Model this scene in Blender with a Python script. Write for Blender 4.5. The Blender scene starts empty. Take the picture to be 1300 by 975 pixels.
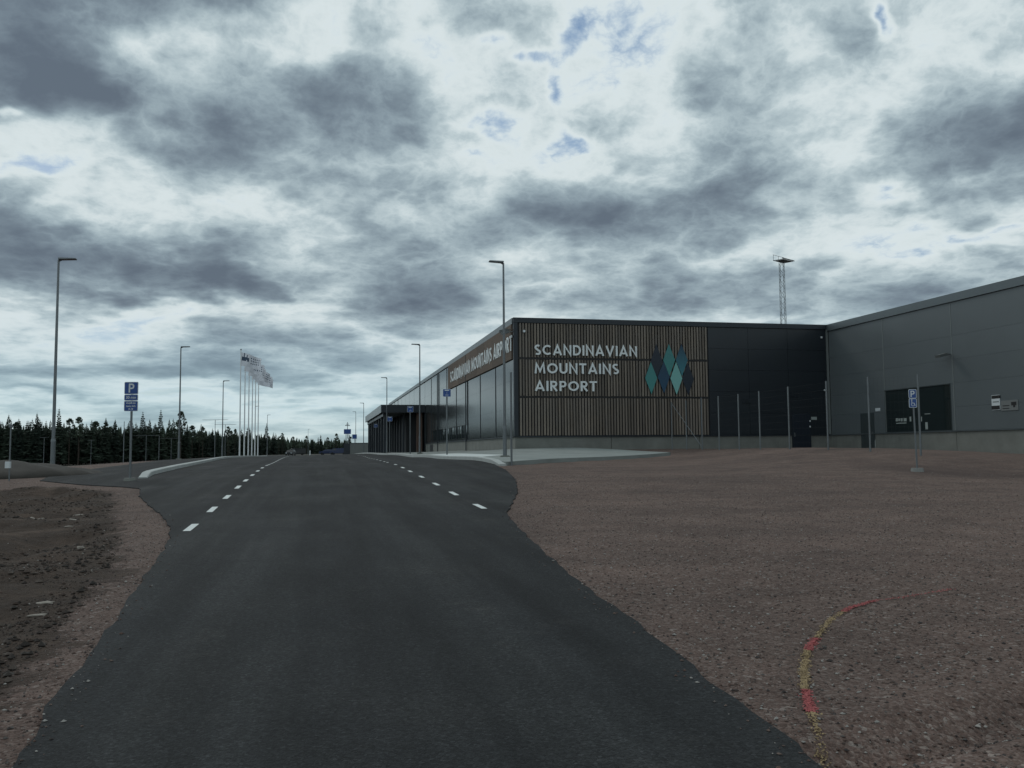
import bpy, bmesh, math, random
import numpy as np
from mathutils import Vector, Matrix
random.seed(7); rng = np.random.default_rng(7)
S = bpy.context.scene
COL = S.collection
EYE = 1.25                                   # eye height of the car's passenger; world z=0 is the road under the car

# ------------------------------------------------------------------ camera
FPX = 1125.5; YAW = 0.2139; PIT = 0.0743; ROL = -0.00863
Fh = np.array([math.sin(YAW), math.cos(YAW), 0.]); Rh = np.array([math.cos(YAW), -math.sin(YAW), 0.]); Uh = np.array([0, 0, 1.])
F3 = Fh*math.cos(PIT) + Uh*math.sin(PIT); U2 = Uh*math.cos(PIT) - Fh*math.sin(PIT)
R3 = Rh*math.cos(ROL) + U2*math.sin(ROL); U3 = U2*math.cos(ROL) - Rh*math.sin(ROL)
cd = bpy.data.cameras.new('camera'); cam = bpy.data.objects.new('camera', cd); COL.objects.link(cam)
cd.sensor_width = 36; cd.lens = FPX/1300*36; cd.clip_start = 0.05; cd.clip_end = 9000
M = Matrix([[R3[0], U3[0], -F3[0], 0], [R3[1], U3[1], -F3[1], 0], [R3[2], U3[2], -F3[2], EYE], [0, 0, 0, 1]])
cam.matrix_world = M; S.camera = cam

def ray(px, py):
    return F3 + R3*((px-650)/FPX) + U3*((487.5-py)/FPX)
def at(px, py, d):                            # point of the photo at horizontal distance d along the view
    r = ray(px, py); k = d/float(r@Fh); return np.array([0, 0, EYE]) + r*k
def hit_y(px, py, Y):
    r = ray(px, py); return np.array([0, 0, EYE]) + r*(Y/r[1])
def hit_x(px, py, X):
    r = ray(px, py); return np.array([0, 0, EYE]) + r*(X/r[0])

# ------------------------------------------------------------------ render settings
S.render.engine = 'CYCLES'
S.view_settings.view_transform = 'Standard'; S.view_settings.look = 'None'
S.view_settings.exposure = 0; S.view_settings.gamma = 1
try: S.cycles.max_bounces = 4; S.cycles.diffuse_bounces = 2; S.cycles.glossy_bounces = 2
except Exception: pass

# ------------------------------------------------------------------ node helper
class NT:
    def __init__(s, tree): s.t = tree; s.n = tree.nodes; s.l = tree.links
    def new(s, typ, **kw):
        o = s.n.new(typ)
        for k, v in kw.items():
            if k == 'inp':
                for a, b in v.items():
                    if hasattr(b, 'links') and hasattr(b, 'is_output') and b.is_output: s.l.new(b, o.inputs[a])
                    else: o.inputs[a].default_value = b
            else: setattr(o, k, v)
        return o
    def math(s, op, a, b=None, c=None, clamp=False):
        o = s.n.new('ShaderNodeMath'); o.operation = op; o.use_clamp = clamp
        for i, v in enumerate((a, b, c)):
            if v is None: continue
            if isinstance(v, (int, float)): o.inputs[i].default_value = v
            else: s.l.new(v, o.inputs[i])
        return o.outputs[0]
    def vmath(s, op, a, b=None):
        o = s.n.new('ShaderNodeVectorMath'); o.operation = op
        for i, v in enumerate((a, b)):
            if v is None: continue
            if isinstance(v, (tuple, list)): o.inputs[i].default_value = v
            else: s.l.new(v, o.inputs[i])
        return o
    def noise(s, vec, scale, detail=4, rough=.55, dist=0.):
        o = s.n.new('ShaderNodeTexNoise'); o.inputs['Scale'].default_value = scale
        o.inputs['Detail'].default_value = detail; o.inputs['Roughness'].default_value = rough
        o.inputs['Distortion'].default_value = dist
        if vec is not None: s.l.new(vec, o.inputs['Vector'])
        return o
    def ramp(s, fac, stops, interp='LINEAR'):
        o = s.n.new('ShaderNodeValToRGB'); cr = o.color_ramp; cr.interpolation = interp
        while len(cr.elements) < len(stops): cr.elements.new(.5)
        for e, (p, c) in zip(cr.elements, stops):
            e.position = p; e.color = (*c, 1) if len(c) == 3 else c
        s.l.new(fac, o.inputs[0]); return o.outputs[0]
    def mix(s, fac, a, b, mode='MIX'):
        o = s.n.new('ShaderNodeMix'); o.data_type = 'RGBA'; o.blend_type = mode
        for i, v in ((0, fac), (6, a), (7, b)):
            if isinstance(v, (int, float)): o.inputs[i].default_value = v
            elif isinstance(v, tuple): o.inputs[i].default_value = (*v, 1) if len(v) == 3 else v
            else: s.l.new(v, o.inputs[i])
        return o.outputs[2]
def srgb(r, g, b):
    f = lambda c: (c/255/12.92) if c/255 <= .04045 else ((c/255+.055)/1.055)**2.4
    return (f(r), f(g), f(b))

# ------------------------------------------------------------------ world: daylight sky under broken cloud
SUN_EL = math.radians(38); SUN_AZ = math.radians(-28)     # from +Y towards -X (ahead, a little left)
W = bpy.data.worlds.new('World'); S.world = W; W.use_nodes = True
w = NT(W.node_tree); w.n.clear()
sky = w.new('ShaderNodeTexSky'); sky.sky_type = 'NISHITA'; sky.sun_disc = False
sky.sun_elevation = SUN_EL; sky.sun_rotation = SUN_AZ; sky.air_density = 1.1; sky.dust_density = .6; sky.ozone_density = 1.2
bg1 = w.new('ShaderNodeBackground', inp={'Color': sky.outputs[0], 'Strength': .078})
tc = w.new('ShaderNodeTexCoord')
dirn = tc.outputs['Generated']
sep = w.new('ShaderNodeSeparateXYZ', inp={0: dirn}); X, Y, Z = sep.outputs
Zc = w.math('MAXIMUM', Z, 0.0)
den = w.math('ADD', Zc, .20)
pl = w.new('ShaderNodeCombineXYZ', inp={0: X, 1: Y, 2: w.math('MULTIPLY', w.math('LOGARITHM', w.math('ADD', Zc, .08), 2.718), .68)}).outputs[0]
az = w.math('ARCTAN2', X, Y); el = w.math('ARCSINE', Z)
A = w.new('ShaderNodeCombineXYZ', inp={0: az, 1: el, 2: 0.0}).outputs[0]
wn = w.noise(pl, 3.2, 5, .58)
wn2 = w.noise(pl, 11., 3, .55)
wofs = w.vmath('SUBTRACT', wn.outputs['Color'], (.5, .5, .5)).outputs[0]
wsc = w.vmath('MULTIPLY', wofs, (.24, .14, 0)).outputs[0]
wofs2 = w.vmath('MULTIPLY', w.vmath('SUBTRACT', wn2.outputs['Color'], (.5, .5, .5)).outputs[0], (.045, .03, 0)).outputs[0]
Aw = w.vmath('ADD', w.vmath('ADD', A, wsc).outputs[0], wofs2).outputs[0]
BLOBS = [  # photo position, half sizes, weight (+ thick grey cloud, - thin bright cloud, strongly - blue gap)
 (55,85,110,65,.42),(250,0,120,26,.34),(20,10,110,50,.28),(130,120,55,40,.16),
 (390,135,62,42,.30),(455,120,60,50,.18),(245,155,35,22,.14),(195,222,75,28,.22),(350,215,120,26,.2),(485,228,70,24,.18),
 (520,312,105,40,.34),(450,160,50,60,.12),(580,250,60,26,.10),
 (50,305,120,38,.36),(190,352,230,26,.46),(0,255,45,35,.2),(340,372,90,16,.16),
 (770,285,120,45,.28),(690,245,60,40,.12),(925,235,62,42,.26),(880,355,120,30,.24),(960,130,60,60,.26),(905,180,40,25,.14),
 (1240,195,115,50,.58),(1090,345,90,22,.14),(640,300,60,60,.12),(1180,110,60,30,.08),(1030,330,60,24,.12),
 (150,452,180,13,.34),(300,425,90,14,.16),(400,470,90,12,.24),(240,440,60,14,.2),(60,500,130,6,.2),(530,420,120,16,.18),(590,360,70,20,.16),(480,385,60,12,.12),
 (250,492,120,6,.12),(480,500,80,8,.12),
 (180,55,70,38,-.22),(330,60,85,42,-.26),(15,175,75,24,-.28),(150,255,55,50,-.22),(430,10,40,40,-.12),(310,270,55,18,-.16),
 (70,392,140,12,-.26),(260,392,110,9,-.2),(415,362,70,18,-.2),(610,90,60,60,-.14),(800,50,90,50,-.16),(820,130,60,40,-.12),
 (720,205,45,18,-.22),(1040,150,50,60,-.2),(1170,55,100,45,-.16),(1110,295,130,24,-.26),(850,318,120,12,-.14),(665,330,35,25,-.14),
 (1065,255,60,20,-.12),(480,440,60,8,-.12),(100,520,200,12,-.2),(1150,355,60,16,-.2),(960,388,80,8,-.18),(700,300,25,12,-.15),(560,45,50,20,-.12),
 (722,110,13,40,-.30),(733,28,18,26,-.30),(686,62,30,13,-.36),(742,186,30,7,-.26),(1121,26,13,17,-.52),(605,158,42,10,-.34),
 (48,214,36,9,-.36),(5,146,12,5,-.36),(1090,246,22,10,-.34),(1262,316,60,12,-.44),(635,38,28,10,-.34),(330,508,130,9,-.34),(560,25,16,20,-.1),
]
acc = None
for (bx_, by_, sx_, sy_, am) in BLOBS:
    r = ray(bx_, by_); r = r/np.linalg.norm(r)
    ca, ce = math.atan2(r[0], r[1]), math.asin(r[2])
    sa, se = sx_/FPX*1.05, sy_/FPX*1.05
    if -.29 < am < 0: am *= .8
    if am <= -.29 and sy_ < 70 and sx_ < 61: am *= .88
    ma = w.vmath('MULTIPLY_ADD', Aw, (1/sa, 1/se, 0)); ma.inputs[2].default_value = (-ca/sa, -ce/se, 0); dv = ma.outputs[0]
    q = w.vmath('DOT_PRODUCT', dv, dv).outputs['Value']
    g = w.math('POWER', .3679, q)
    acc = w.math('MULTIPLY_ADD', g, am, acc if acc is not None else 0.0)
plw = w.vmath('ADD', pl, w.vmath('MULTIPLY', wn2.outputs['Color'], (.030, .030, .030)).outputs[0]).outputs[0]
f1 = w.noise(pl, 2.3, 3, .5).outputs['Fac']
f2 = w.noise(plw, 6.0, 8, .56).outputs['Fac']
fb_ = w.noise(plw, 5.2, 2, .45).outputs['Fac']; fb_ = w.math('ABSOLUTE', w.math('SUBTRACT', fb_, .5))
f3 = w.noise(plw, 14.0, 5, .62).outputs['Fac']
f3 = w.math('ABSOLUTE', w.math('SUBTRACT', f3, .5))
t = w.math('ADD', acc, .555)
t = w.math('MULTIPLY_ADD', w.math('SUBTRACT', f1, .5), .40, t)
t = w.math('MULTIPLY_ADD', w.math('SUBTRACT', f2, .5), .72, t)
t = w.math('MULTIPLY_ADD', w.math('SUBTRACT', fb_, .085), 1.7, t)
t = w.math('MULTIPLY_ADD', w.math('SUBTRACT', f3, .09), 1.05, t)
ccol = w.ramp(w.math('MULTIPLY', t, .92), [(0.0, srgb(108, 144, 184)), (.05, srgb(134, 165, 197)), (.15, srgb(190, 208, 221)), (.25, srgb(220, 230, 231)), (.36, srgb(208, 220, 223)), (.45, srgb(186, 202, 207)),
                  (.59, srgb(150, 168, 177)), (.76, srgb(120, 135, 147)), (1.0, srgb(93, 105, 119))], 'B_SPLINE')
cover = w.ramp(t, [(.0, (.45,)*3), (.26, (1,)*3)], 'EASE')
# near the horizon the far cloud deck turns to a pale even veil
hz = w.ramp(el, [(0.0, (1,)*3), (.06, (.75,)*3), (.15, (0,)*3)])
veil = w.ramp(el, [(0.0, srgb(200, 219, 214)), (.05, srgb(178, 214, 222)), (.13, srgb(160, 196, 214))])
ccol2 = w.mix(w.math('MULTIPLY', hz, w.math('MULTIPLY_ADD', cover, -.62, 1.0)), ccol, veil)
below = w.ramp(w.math('ADD', el, .5), [(.49, (1,)*3), (.5, (0,)*3)])
ccol3 = w.mix(below, ccol2, (.10, .10, .10))
bg2 = w.new('ShaderNodeBackground', inp={'Color': ccol3, 'Strength': 1.0})
mx = w.new('ShaderNodeMixShader')
w.l.new(w.math('MAXIMUM', cover, hz), mx.inputs[0]); w.l.new(bg1.outputs[0], mx.inputs[1]); w.l.new(bg2.outputs[0], mx.inputs[2])
wo = w.new('ShaderNodeOutputWorld'); w.l.new(mx.outputs[0], wo.inputs[0])

sd = bpy.data.lights.new('sun', 'SUN'); sd.energy = .5; sd.angle = math.radians(14); sd.color = (1, .95, .88)
so = bpy.data.objects.new('sun', sd); COL.objects.link(so)
sv = Vector((math.sin(SUN_AZ)*math.cos(SUN_EL), math.cos(SUN_AZ)*math.cos(SUN_EL), math.sin(SUN_EL)))
so.rotation_euler = sv.to_track_quat('Z', 'Y').to_euler(); so.location = (0, 0, 60)

# ------------------------------------------------------------------ materials
MATS = {}
def mat(name, col, rough=.6, metal=0., spec=.5, var=0., vscale=3., bump=0., bscale=40., obj_var=0., coat=0.):
    if name in MATS: return MATS[name]
    m = bpy.data.materials.new(name); m.use_nodes = True; n = NT(m.node_tree); b = n.n['Principled BSDF']
    b.inputs['Roughness'].default_value = rough; b.inputs['Metallic'].default_value = metal
    b.inputs['Specular IOR Level'].default_value = spec
    tcn = n.new('ShaderNodeTexCoord').outputs['Object']
    ns = n.noise(tcn, vscale, 5, .6)
    c = n.mix(1.0, (*col,), n.ramp(ns.outputs['Fac'], [(.25, (1-var,)*3), (.75, (1+var,)*3)]), 'MULTIPLY')
    if obj_var:
        oi = n.new('ShaderNodeObjectInfo').outputs['Random']
        c = n.mix(1.0, c, n.ramp(oi, [(0, (1-obj_var,)*3), (1, (1+obj_var,)*3)]), 'MULTIPLY')
    n.l.new(c, b.inputs['Base Color'])
    if bump:
        bn = n.noise(tcn, bscale, 4, .6)
        bp = n.new('ShaderNodeBump', inp={'Height': bn.outputs['Fac'], 'Strength': bump, 'Distance': .02}); n.l.new(bp.outputs[0], b.inputs['Normal'])
    MATS[name] = m; return m
galv = mat('galvanised_steel', (.17, .185, .195), .45, .6, var=.15, vscale=1.5)
paint_white = mat('white_enamel', (.75, .77, .78), .4)
navy_panel = mat('dark_blue_grey_sheet', (.013, .018, .024), .33, .0, .5, var=.15, vscale=.6)
trim_dark = mat('dark_trim', (.012, .018, .026), .4, var=.1)
cap_grey = mat('parapet_sheet', (.12, .14, .15), .35, .3, var=.06, vscale=.5)
wing_panel = mat('grey_sandwich_panel', (.115, .132, .140), .34, 0, .5, var=.07, vscale=.35, obj_var=.025)
wing_joint = mat('light_joint_strip', (.17, .19, .19), .5)
facade_panel = mat('glossy_dark_panel', (.030, .036, .038), .16, 0, .30, var=.2, vscale=.4, obj_var=.08)
concrete = mat('plinth_concrete', (.175, .18, .165), .85, var=.18, vscale=1.3, bump=.25, bscale=30)
paving = mat('pale_paving', (.22, .24, .23), .85, var=.16, vscale=.8, bump=.2, bscale=20)
kerbm = mat('pale_kerb_stone', (.38, .40, .39), .8, var=.14, vscale=2, bump=.2)
rampm = mat('sunlit_pale_concrete', (.55, .58, .57), .8, var=.06, vscale=1.0)
letter_m = mat('grey_white_letter', (.74, .78, .79), .45, var=.04)
sign_blue = mat('blue_sign_face', (.018, .07, .26), .4, var=.05)
sign_white = mat('white_sign_print', (.62, .66, .68), .45)
black_m = mat('black_plastic', (.012, .012, .013), .5)
door_m = mat('dark_door', (.010, .016, .026), .4)
door_grey = mat('grey_door', (.04, .052, .055), .45)
tyre_m = mat('tyre_rubber', (.012, .012, .012), .8)
carblue = mat('dark_blue_car_paint', (.010, .022, .07), .45, 0)
carblack = mat('black_car_paint', (.012, .014, .016), .5, 0)
carglass = mat('car_glass', (.03, .035, .04), .08)
flag_m = mat('white_flag_cloth', (.72, .74, .80), .9, var=.05)
bark_m = mat('spruce_bark', (.035, .030, .027), .95, var=.3, vscale=2)
pine_bark = mat('pine_bark', (.05, .038, .030), .95, var=.3, vscale=2)
wire_m = mat('thin_wire', (.05, .055, .055), .8, 0)

def glass_mat(name, col, rough=.04, spec=.8):
    m = mat(name, col, rough, 0, spec); return m
win_glass = glass_mat('dark_window_glass', (.016, .024, .025))
notice_m = mat('notice_print', (.30, .34, .33), .6)

def wood_mat(name, base, var):
    m = bpy.data.materials.new(name); m.use_nodes = True; n = NT(m.node_tree); b = n.n['Principled BSDF']
    tcn = n.new('ShaderNodeTexCoord').outputs['Object']; oi = n.new('ShaderNodeObjectInfo')
    loc = n.vmath('ADD', tcn, n.vmath('MULTIPLY', oi.outputs['Location'], (3.1, 1.7, 2.3)).outputs[0]).outputs[0]
    mp = n.vmath('MULTIPLY', loc, (14, 14, 1.0)).outputs[0]
    g = n.noise(mp, 1.2, 6, .65).outputs['Fac']; big = n.noise(loc, .9, 3, .5).outputs['Fac']
    c = n.mix(g, tuple(x*.55 for x in base), tuple(x*1.35 for x in base))
    c = n.mix(1.0, c, n.ramp(oi.outputs['Random'], [(0, (1-var,)*3), (1, (1+var*1.2,)*3)]), 'MULTIPLY')
    c = n.mix(n.ramp(big, [(.35, (0,)*3), (.7, (.5,)*3)]), c, (base[0]*.9, base[1]*1.0, base[2]*1.15))
    n.l.new(c, b.inputs['Base Color']); b.inputs['Roughness'].default_value = .8
    bp = n.new('ShaderNodeBump', inp={'Height': g, 'Strength': .3, 'Distance': .01}); n.l.new(bp.outputs[0], b.inputs['Normal'])
    return m
slat_m = wood_mat('weathered_wood_slat', (.180, .150, .122), .32)
cladding_m = wood_mat('brown_wood_board', (.125, .088, .064), .22)

def leaf_mat(name, col):
    m = bpy.data.materials.new(name); m.use_nodes = True; n = NT(m.node_tree); b = n.n['Principled BSDF']
    tcn = n.new('ShaderNodeTexCoord').outputs['Object']; oi = n.new('ShaderNodeObjectInfo')
    ns = n.noise(tcn, .9, 4, .6).outputs['Fac']
    c = n.mix(ns, tuple(x*.55 for x in col), tuple(x*1.5 for x in col))
    c = n.mix(1.0, c, n.ramp(oi.outputs['Random'], [(0, (.75,)*3), (1, (1.3, 1.25, 1.1))]), 'MULTIPLY')
    n.l.new(c, b.inputs['Base Color']); b.inputs['Roughness'].default_value = .85; b.inputs['Specular IOR Level'].default_value = .2
    return m
spruce_m = leaf_mat('spruce_needles', (.042, .060, .048))
pine_m = leaf_mat('pine_needles', (.052, .070, .054))

# ------------------------------------------------------------------ object helpers
def link(o): COL.objects.link(o); return o
def obj(name, bm, m, parent=None, smooth=False, kind=None):
    me = bpy.data.meshes.new(name); bm.to_mesh(me); bm.free()
    if smooth:
        for p in me.polygons: p.use_smooth = True
    for mm in (m if isinstance(m, (list, tuple)) else [m]): me.materials.append(mm)
    o = link(bpy.data.objects.new(name, me))
    if parent is not None: o.parent = parent
    if kind: o['kind'] = kind
    return o
def inst(name, me, parent, loc, rot=None, scale=None):
    o = link(bpy.data.objects.new(name, me)); o.parent = parent; o.location = loc
    if rot is not None: o.rotation_euler = rot
    if scale is not None: o.scale = scale
    return o
def thing(name, label, cat, loc=(0, 0, 0), rotz=0., group=None):
    o = link(bpy.data.objects.new(name, None)); o.location = tuple(float(v) for v in loc); o.rotation_euler = (0, 0, rotz)
    o.empty_display_size = .3
    return tag(o, label, cat, group)
def tag(o, label, cat, group=None):
    o['label'] = label; o['category'] = cat
    if group: o['group'] = group
    return o
def dup(root, loc, rotz=None, label=None, scale=None):
    r = root.copy(); COL.objects.link(r); r.location = tuple(float(v) for v in loc)
    if rotz is not None: r.rotation_euler = (0, 0, rotz)
    if label: r['label'] = label
    if scale is not None: r.scale = scale
    for ch in root.children:
        c = ch.copy(); COL.objects.link(c); c.parent = r
        for g in ch.children:
            d = g.copy(); COL.objects.link(d); d.parent = c
    return r
def box(bm, x0, x1, y0, y1, z0, z1):
    v = [bm.verts.new(p) for p in ((x0,y0,z0),(x1,y0,z0),(x1,y1,z0),(x0,y1,z0),(x0,y0,z1),(x1,y0,z1),(x1,y1,z1),(x0,y1,z1))]
    for f in ((0,3,2,1),(4,5,6,7),(0,1,5,4),(1,2,6,5),(2,3,7,6),(3,0,4,7)): bm.faces.new([v[i] for i in f])
    return bm
def B(*a, bevel=0.):
    bm = bmesh.new(); box(bm, *a)
    if bevel: bmesh.ops.bevel(bm, geom=bm.edges[:], offset=bevel, segments=2, affect='EDGES')
    return bm
def tube(bm, p0, p1, r0, r1=None, n=8, cap=True):
    if r1 is None: r1 = r0
    p0, p1 = Vector(p0), Vector(p1); d = (p1-p0).normalized()
    a = d.orthogonal().normalized(); b = d.cross(a)
    A_ = [bm.verts.new(p0+(a*math.cos(2*math.pi*i/n)+b*math.sin(2*math.pi*i/n))*r0) for i in range(n)]
    B_ = [bm.verts.new(p1+(a*math.cos(2*math.pi*i/n)+b*math.sin(2*math.pi*i/n))*r1) for i in range(n)]
    for i in range(n): bm.faces.new((A_[i], A_[(i+1) % n], B_[(i+1) % n], B_[i]))
    if cap: bm.faces.new(A_[::-1]); bm.faces.new(B_)
    return bm
def T(*a, **k): return tube(bmesh.new(), *a, **k)

# ------------------------------------------------------------------ terrain: smooth surface through known ground heights
ctrl = []
def cp(px, py, d): ctrl.append(at(px, py, d))
def cw(x, y, z): ctrl.append(np.array([x, y, z]))
for x, y, z in ((0,0,0),(-6,0,-.12),(6,0,.02),(0,-15,-.25),(-15,-15,-.5),(15,-15,-.1),(-1.5,6,.09),(6,6,.10),(12,4,.1),(20,5,.1),(-8,7,-.02),(-16,6,-.2),
                (-1.65,10.8,.195),(2.6,11,.22),(-1.8,16.5,.294),(2.8,17,.31),(-2,22.5,.44),(3,22.5,.45),(-2.1,28.5,.565),(3.1,29,.58),
                (-2.15,37,.69),(3.4,38,.70),(-2.3,55,.76),(3.5,55,.76),(6.2,60,.77),(0,80,.80),(6.2,90,.83),(0,110,.82),(6.2,140,.82),(0,160,.55),(-4,200,.3),
                (6.6,32.3,.66),(6.2,46,.78)): cw(x, y, z)
cw(7.56,36,.93-.03); cw(11.3,51.9,1.235); cw(11.4,75,1.13); cw(11.4,100,1.0); cw(11.4,130,.95); cw(20,51.9,1.22); cw(25,51.5,1.2); cw(32.3,51.9,1.16)
cw(32.3,46,1.07); cw(32.3,39.4,.89); cw(32.3,35.7,.80); cw(32.3,25,.7); cw(40,60,1.1); cw(60,20,.6)
for px, py, d in ((853,569.5,52.4),(937,569.7,44.1),(1001,570,39.4),(1051,570.3,36.3),(1105,572,33.7),(1169,574.5,30.9),(1164,598,26.3),(1040,590,29),(900,588,35),(1240,604,27)): cp(px, py, d)
cw(12,30,.62); cw(16.8,41.4,.86); cw(14,20,.40); cw(20,18,.42); cw(24,12,.25); cw(10,12,.22); cw(8,22,.47)
# left
for px, py, d in ((163,609,25),(66,600,33),(0,615,25),(0,700,11),(60,650,16.5),(120,617,24.5),(227,583,63),(282,580.5,92),(304,581,99),(161,591.4,45),(101,599,36),
                  (0,600,70),(55,594,230),(115,591,268),(185,586,220),(0,594,300),(-150,600,260),(200,585,350),(272,581,150),(300,579,400),(400,577,500),(391,577,280),(430,577,250),(445,576,400),(340,578,180)): cp(px, py, d)
for a in range(0, 360, 30):
    for R_, z_ in ((900, -3.), (2500, -6.)):
        cw(R_*math.sin(math.radians(a)), R_*math.cos(math.radians(a)), z_)
cw(-60,-60,-1.5); cw(60,-60,-.5); cw(0,-120,-1); cw(-200,0,-3); cw(150,0,0); cw(200,200,0); cw(100,300,0)
ctrl = np.array(ctrl)
def warp(P):
    r = np.hypot(P[..., 0], P[..., 1])+1e-6; k = np.arcsinh(r/25.)*25./r
    return np.stack([P[..., 0]*k, P[..., 1]*k], -1)
cwp = warp(ctrl[:, :2])
def phi(r2): return np.where(r2 > 0, .5*r2*np.log(np.maximum(r2, 1e-9)), 0)
n_ = len(cwp); K = phi(((cwp[:, None]-cwp[None])**2).sum(-1)) + np.eye(n_)*6.0
Pm = np.hstack([np.ones((n_, 1)), cwp]); Lm = np.block([[K, Pm], [Pm.T, np.zeros((3, 3))]])
sol = np.linalg.solve(Lm, np.concatenate([ctrl[:, 2], np.zeros(3)])); wt, cc = sol[:n_], sol[n_:]
def hgt(x, y):
    x = np.asarray(x, float); y = np.asarray(y, float); sh = x.shape
    P = warp(np.stack([x.ravel(), y.ravel()], -1)); out = np.zeros(len(P))
    for i in range(0, len(P), 4000):
        q = P[i:i+4000]; out[i:i+4000] = phi(((q[:, None]-cwp[None])**2).sum(-1))@wt + cc[0] + q@cc[1:]
    return out.reshape(sh)
def gz(x, y): return float(hgt(np.array([x]), np.array([y]))[0])
_ds = np.concatenate([np.arange(2, 60, .1), np.arange(60, 400, 1.)])
def ground(px, py):                            # where the photo's ray meets the ground
    r = ray(px, py); k = _ds/float(r@Fh)
    x, y, z = r[0]*k, r[1]*k, EYE+r[2]*k; g = z-hgt(x, y); i = np.argmax(g < 0)
    if not (g < 0).any(): i = len(g)-1
    return np.array([x[i], y[i], hgt(x[i:i+1], y[i:i+1])[0]])

# ------------------------------------------------------------------ asphalt outline
Lpx = [(-60,1090),(20,975),(60,908),(100,852),(140,800),(165,762),(190,727),(207,702),(215,686),(216,671),(206,656),(188,642),(177,631),(178,621),(152,618.8),(118,617),(85,614.5),(51,611)]
Rpx = [(1180,1080),(1035,975),(960,918),(900,870),(850,826),(790,782),(740,747),(700,712),(670,684),(651,664),(643,654),(650,640),(657,626),(655,610),(642,597)]
Lp = [ground(*p)[:2] for p in Lpx] ; Rp = [ground(*p)[:2] for p in Rpx]
Lp = [np.array([Lp[0][0], -25.])] + Lp + [at(71,606,31.5)[:2], at(101,599.3,37)[:2], at(135,595,43)[:2], at(161,591.4,48)[:2], at(205,587,62)[:2], np.array([-17.5,100.]), np.array([-17.5, 230.])]
Rp = [np.array([Rp[0][0]+.3, -25.])] + Rp + [np.array([6.45, 33.]), np.array([6.2, 46.]), np.array([6.2, 230.])]
def toDL(p): return float(p@Fh[:2]), float(p@Rh[:2])
def edge(P, jit=.0):
    q = [toDL(p) for p in P]; q[0] = (-25., q[1][1]); out = [q[0]]
    for d, l in q[1:]:
        out.append((max(d, out[-1][0]+.02), l))
    a = np.array(out); return a
EL, ER = edge(Lp), edge(Rp)
def rows(E1, E2, d0, d1):
    ds = set(np.round(np.arange(d0, min(d1, 60), .2), 3)) | set(np.round(np.arange(60, d1, 1.), 3))
    for e in (E1, E2): ds |= set(np.round(e[(e[:, 0] > d0) & (e[:, 0] < d1), 0], 4))
    return np.array(sorted(ds))
def wig(d, seed, amp):
    return amp*(np.sin(d*5.1+seed)+.7*np.sin(d*11.3+2*seed)+.5*np.sin(d*23+seed*3))*.4
def sheet(name, E1, E2, d0, d1, lift, m, cols=24, skirt=.05, jit=.03, frame='DL', kind='structure'):
    ds = rows(E1, E2, d0, d1); l = np.interp(ds, E1[:, 0], E1[:, 1]) + wig(ds, 1., jit); r = np.interp(ds, E2[:, 0], E2[:, 1]) + wig(ds, 2., jit)
    tt = np.linspace(0, 1, cols); Lat = l[:, None]*(1-tt)+r[:, None]*tt; D = np.repeat(ds[:, None], cols, 1)
    if frame == 'DL': x = D*Fh[0]+Lat*Rh[0]; y = D*Fh[1]+Lat*Rh[1]
    else: x, y = Lat, D
    z = hgt(x, y)+lift
    # skirts left and right
    x = np.hstack([x[:, :1], x, x[:, -1:]]); y = np.hstack([y[:, :1], y, y[:, -1:]]); z = np.hstack([z[:, :1]-skirt, z, z[:, -1:]-skirt]); c2 = cols+2
    if skirt:   # end caps
        x = np.vstack([x[:1], x, x[-1:]]); y = np.vstack([y[:1], y, y[-1:]]); z = np.vstack([z[:1]-skirt, z, z[-1:]-skirt])
    R_ = x.shape[0]; V = np.stack([x.ravel(), y.ravel(), z.ravel()], -1)
    i = np.arange(R_-1)[:, None]*c2+np.arange(c2-1)[None]; F = np.stack([i, i+1, i+1+c2, i+c2], -1).reshape(-1, 4)
    me = bpy.data.meshes.new(name); me.from_pydata(V.tolist(), [], F.tolist()); me.materials.append(m)
    o = link(bpy.data.objects.new(name, me))
    if kind: o['kind'] = kind
    return o

def in_poly(x, y, poly):
    x = np.asarray(x); y = np.asarray(y); c = np.zeros(x.shape, bool); n = len(poly)
    for i in range(n):
        x1, y1 = poly[i]; x2, y2 = poly[(i+1) % n]
        k = ((y1 > y) != (y2 > y)) & (x < (x2-x1)*(y-y1)/(y2-y1+1e-12)+x1); c ^= k
    return c
def poly_dist(x, y, poly):
    d = np.full(np.shape(x), 1e9); n = len(poly)
    for i in range(n):
        a = np.array(poly[i]); b = np.array(poly[(i+1) % n]); ab = b-a; L2 = (ab**2).sum()+1e-9
        t_ = np.clip(((x-a[0])*ab[0]+(y-a[1])*ab[1])/L2, 0, 1); d = np.minimum(d, np.hypot(x-a[0]-t_*ab[0], y-a[1]-t_*ab[1]))
    return d
# soil patch left of the gravel shoulder
soil_px = [(0,905),(26,856),(64,812),(106,766),(140,731),(157,684),(137,655),(148,637),(140,624.5),(90,621),(45,618),(0,621)]
soil_poly = [tuple(ground(*p)[:2]) for p in soil_px] + [tuple(at(-400, 640, 20)[:2]), (-30, 2), (-14, -12), (-4.5, -12)]
soil2_px = [(0,607),(45,608),(85,601),(130,595.5),(128,593),(0,598)]
bank_poly = [tuple(at(px, 580, d)[:2]) for px, d in ((1085,30.5),(1160,27.8),(1300,26.8),(1500,26),(1500,23.2),(1290,23.5),(1180,25),(1090,28))]

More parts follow.
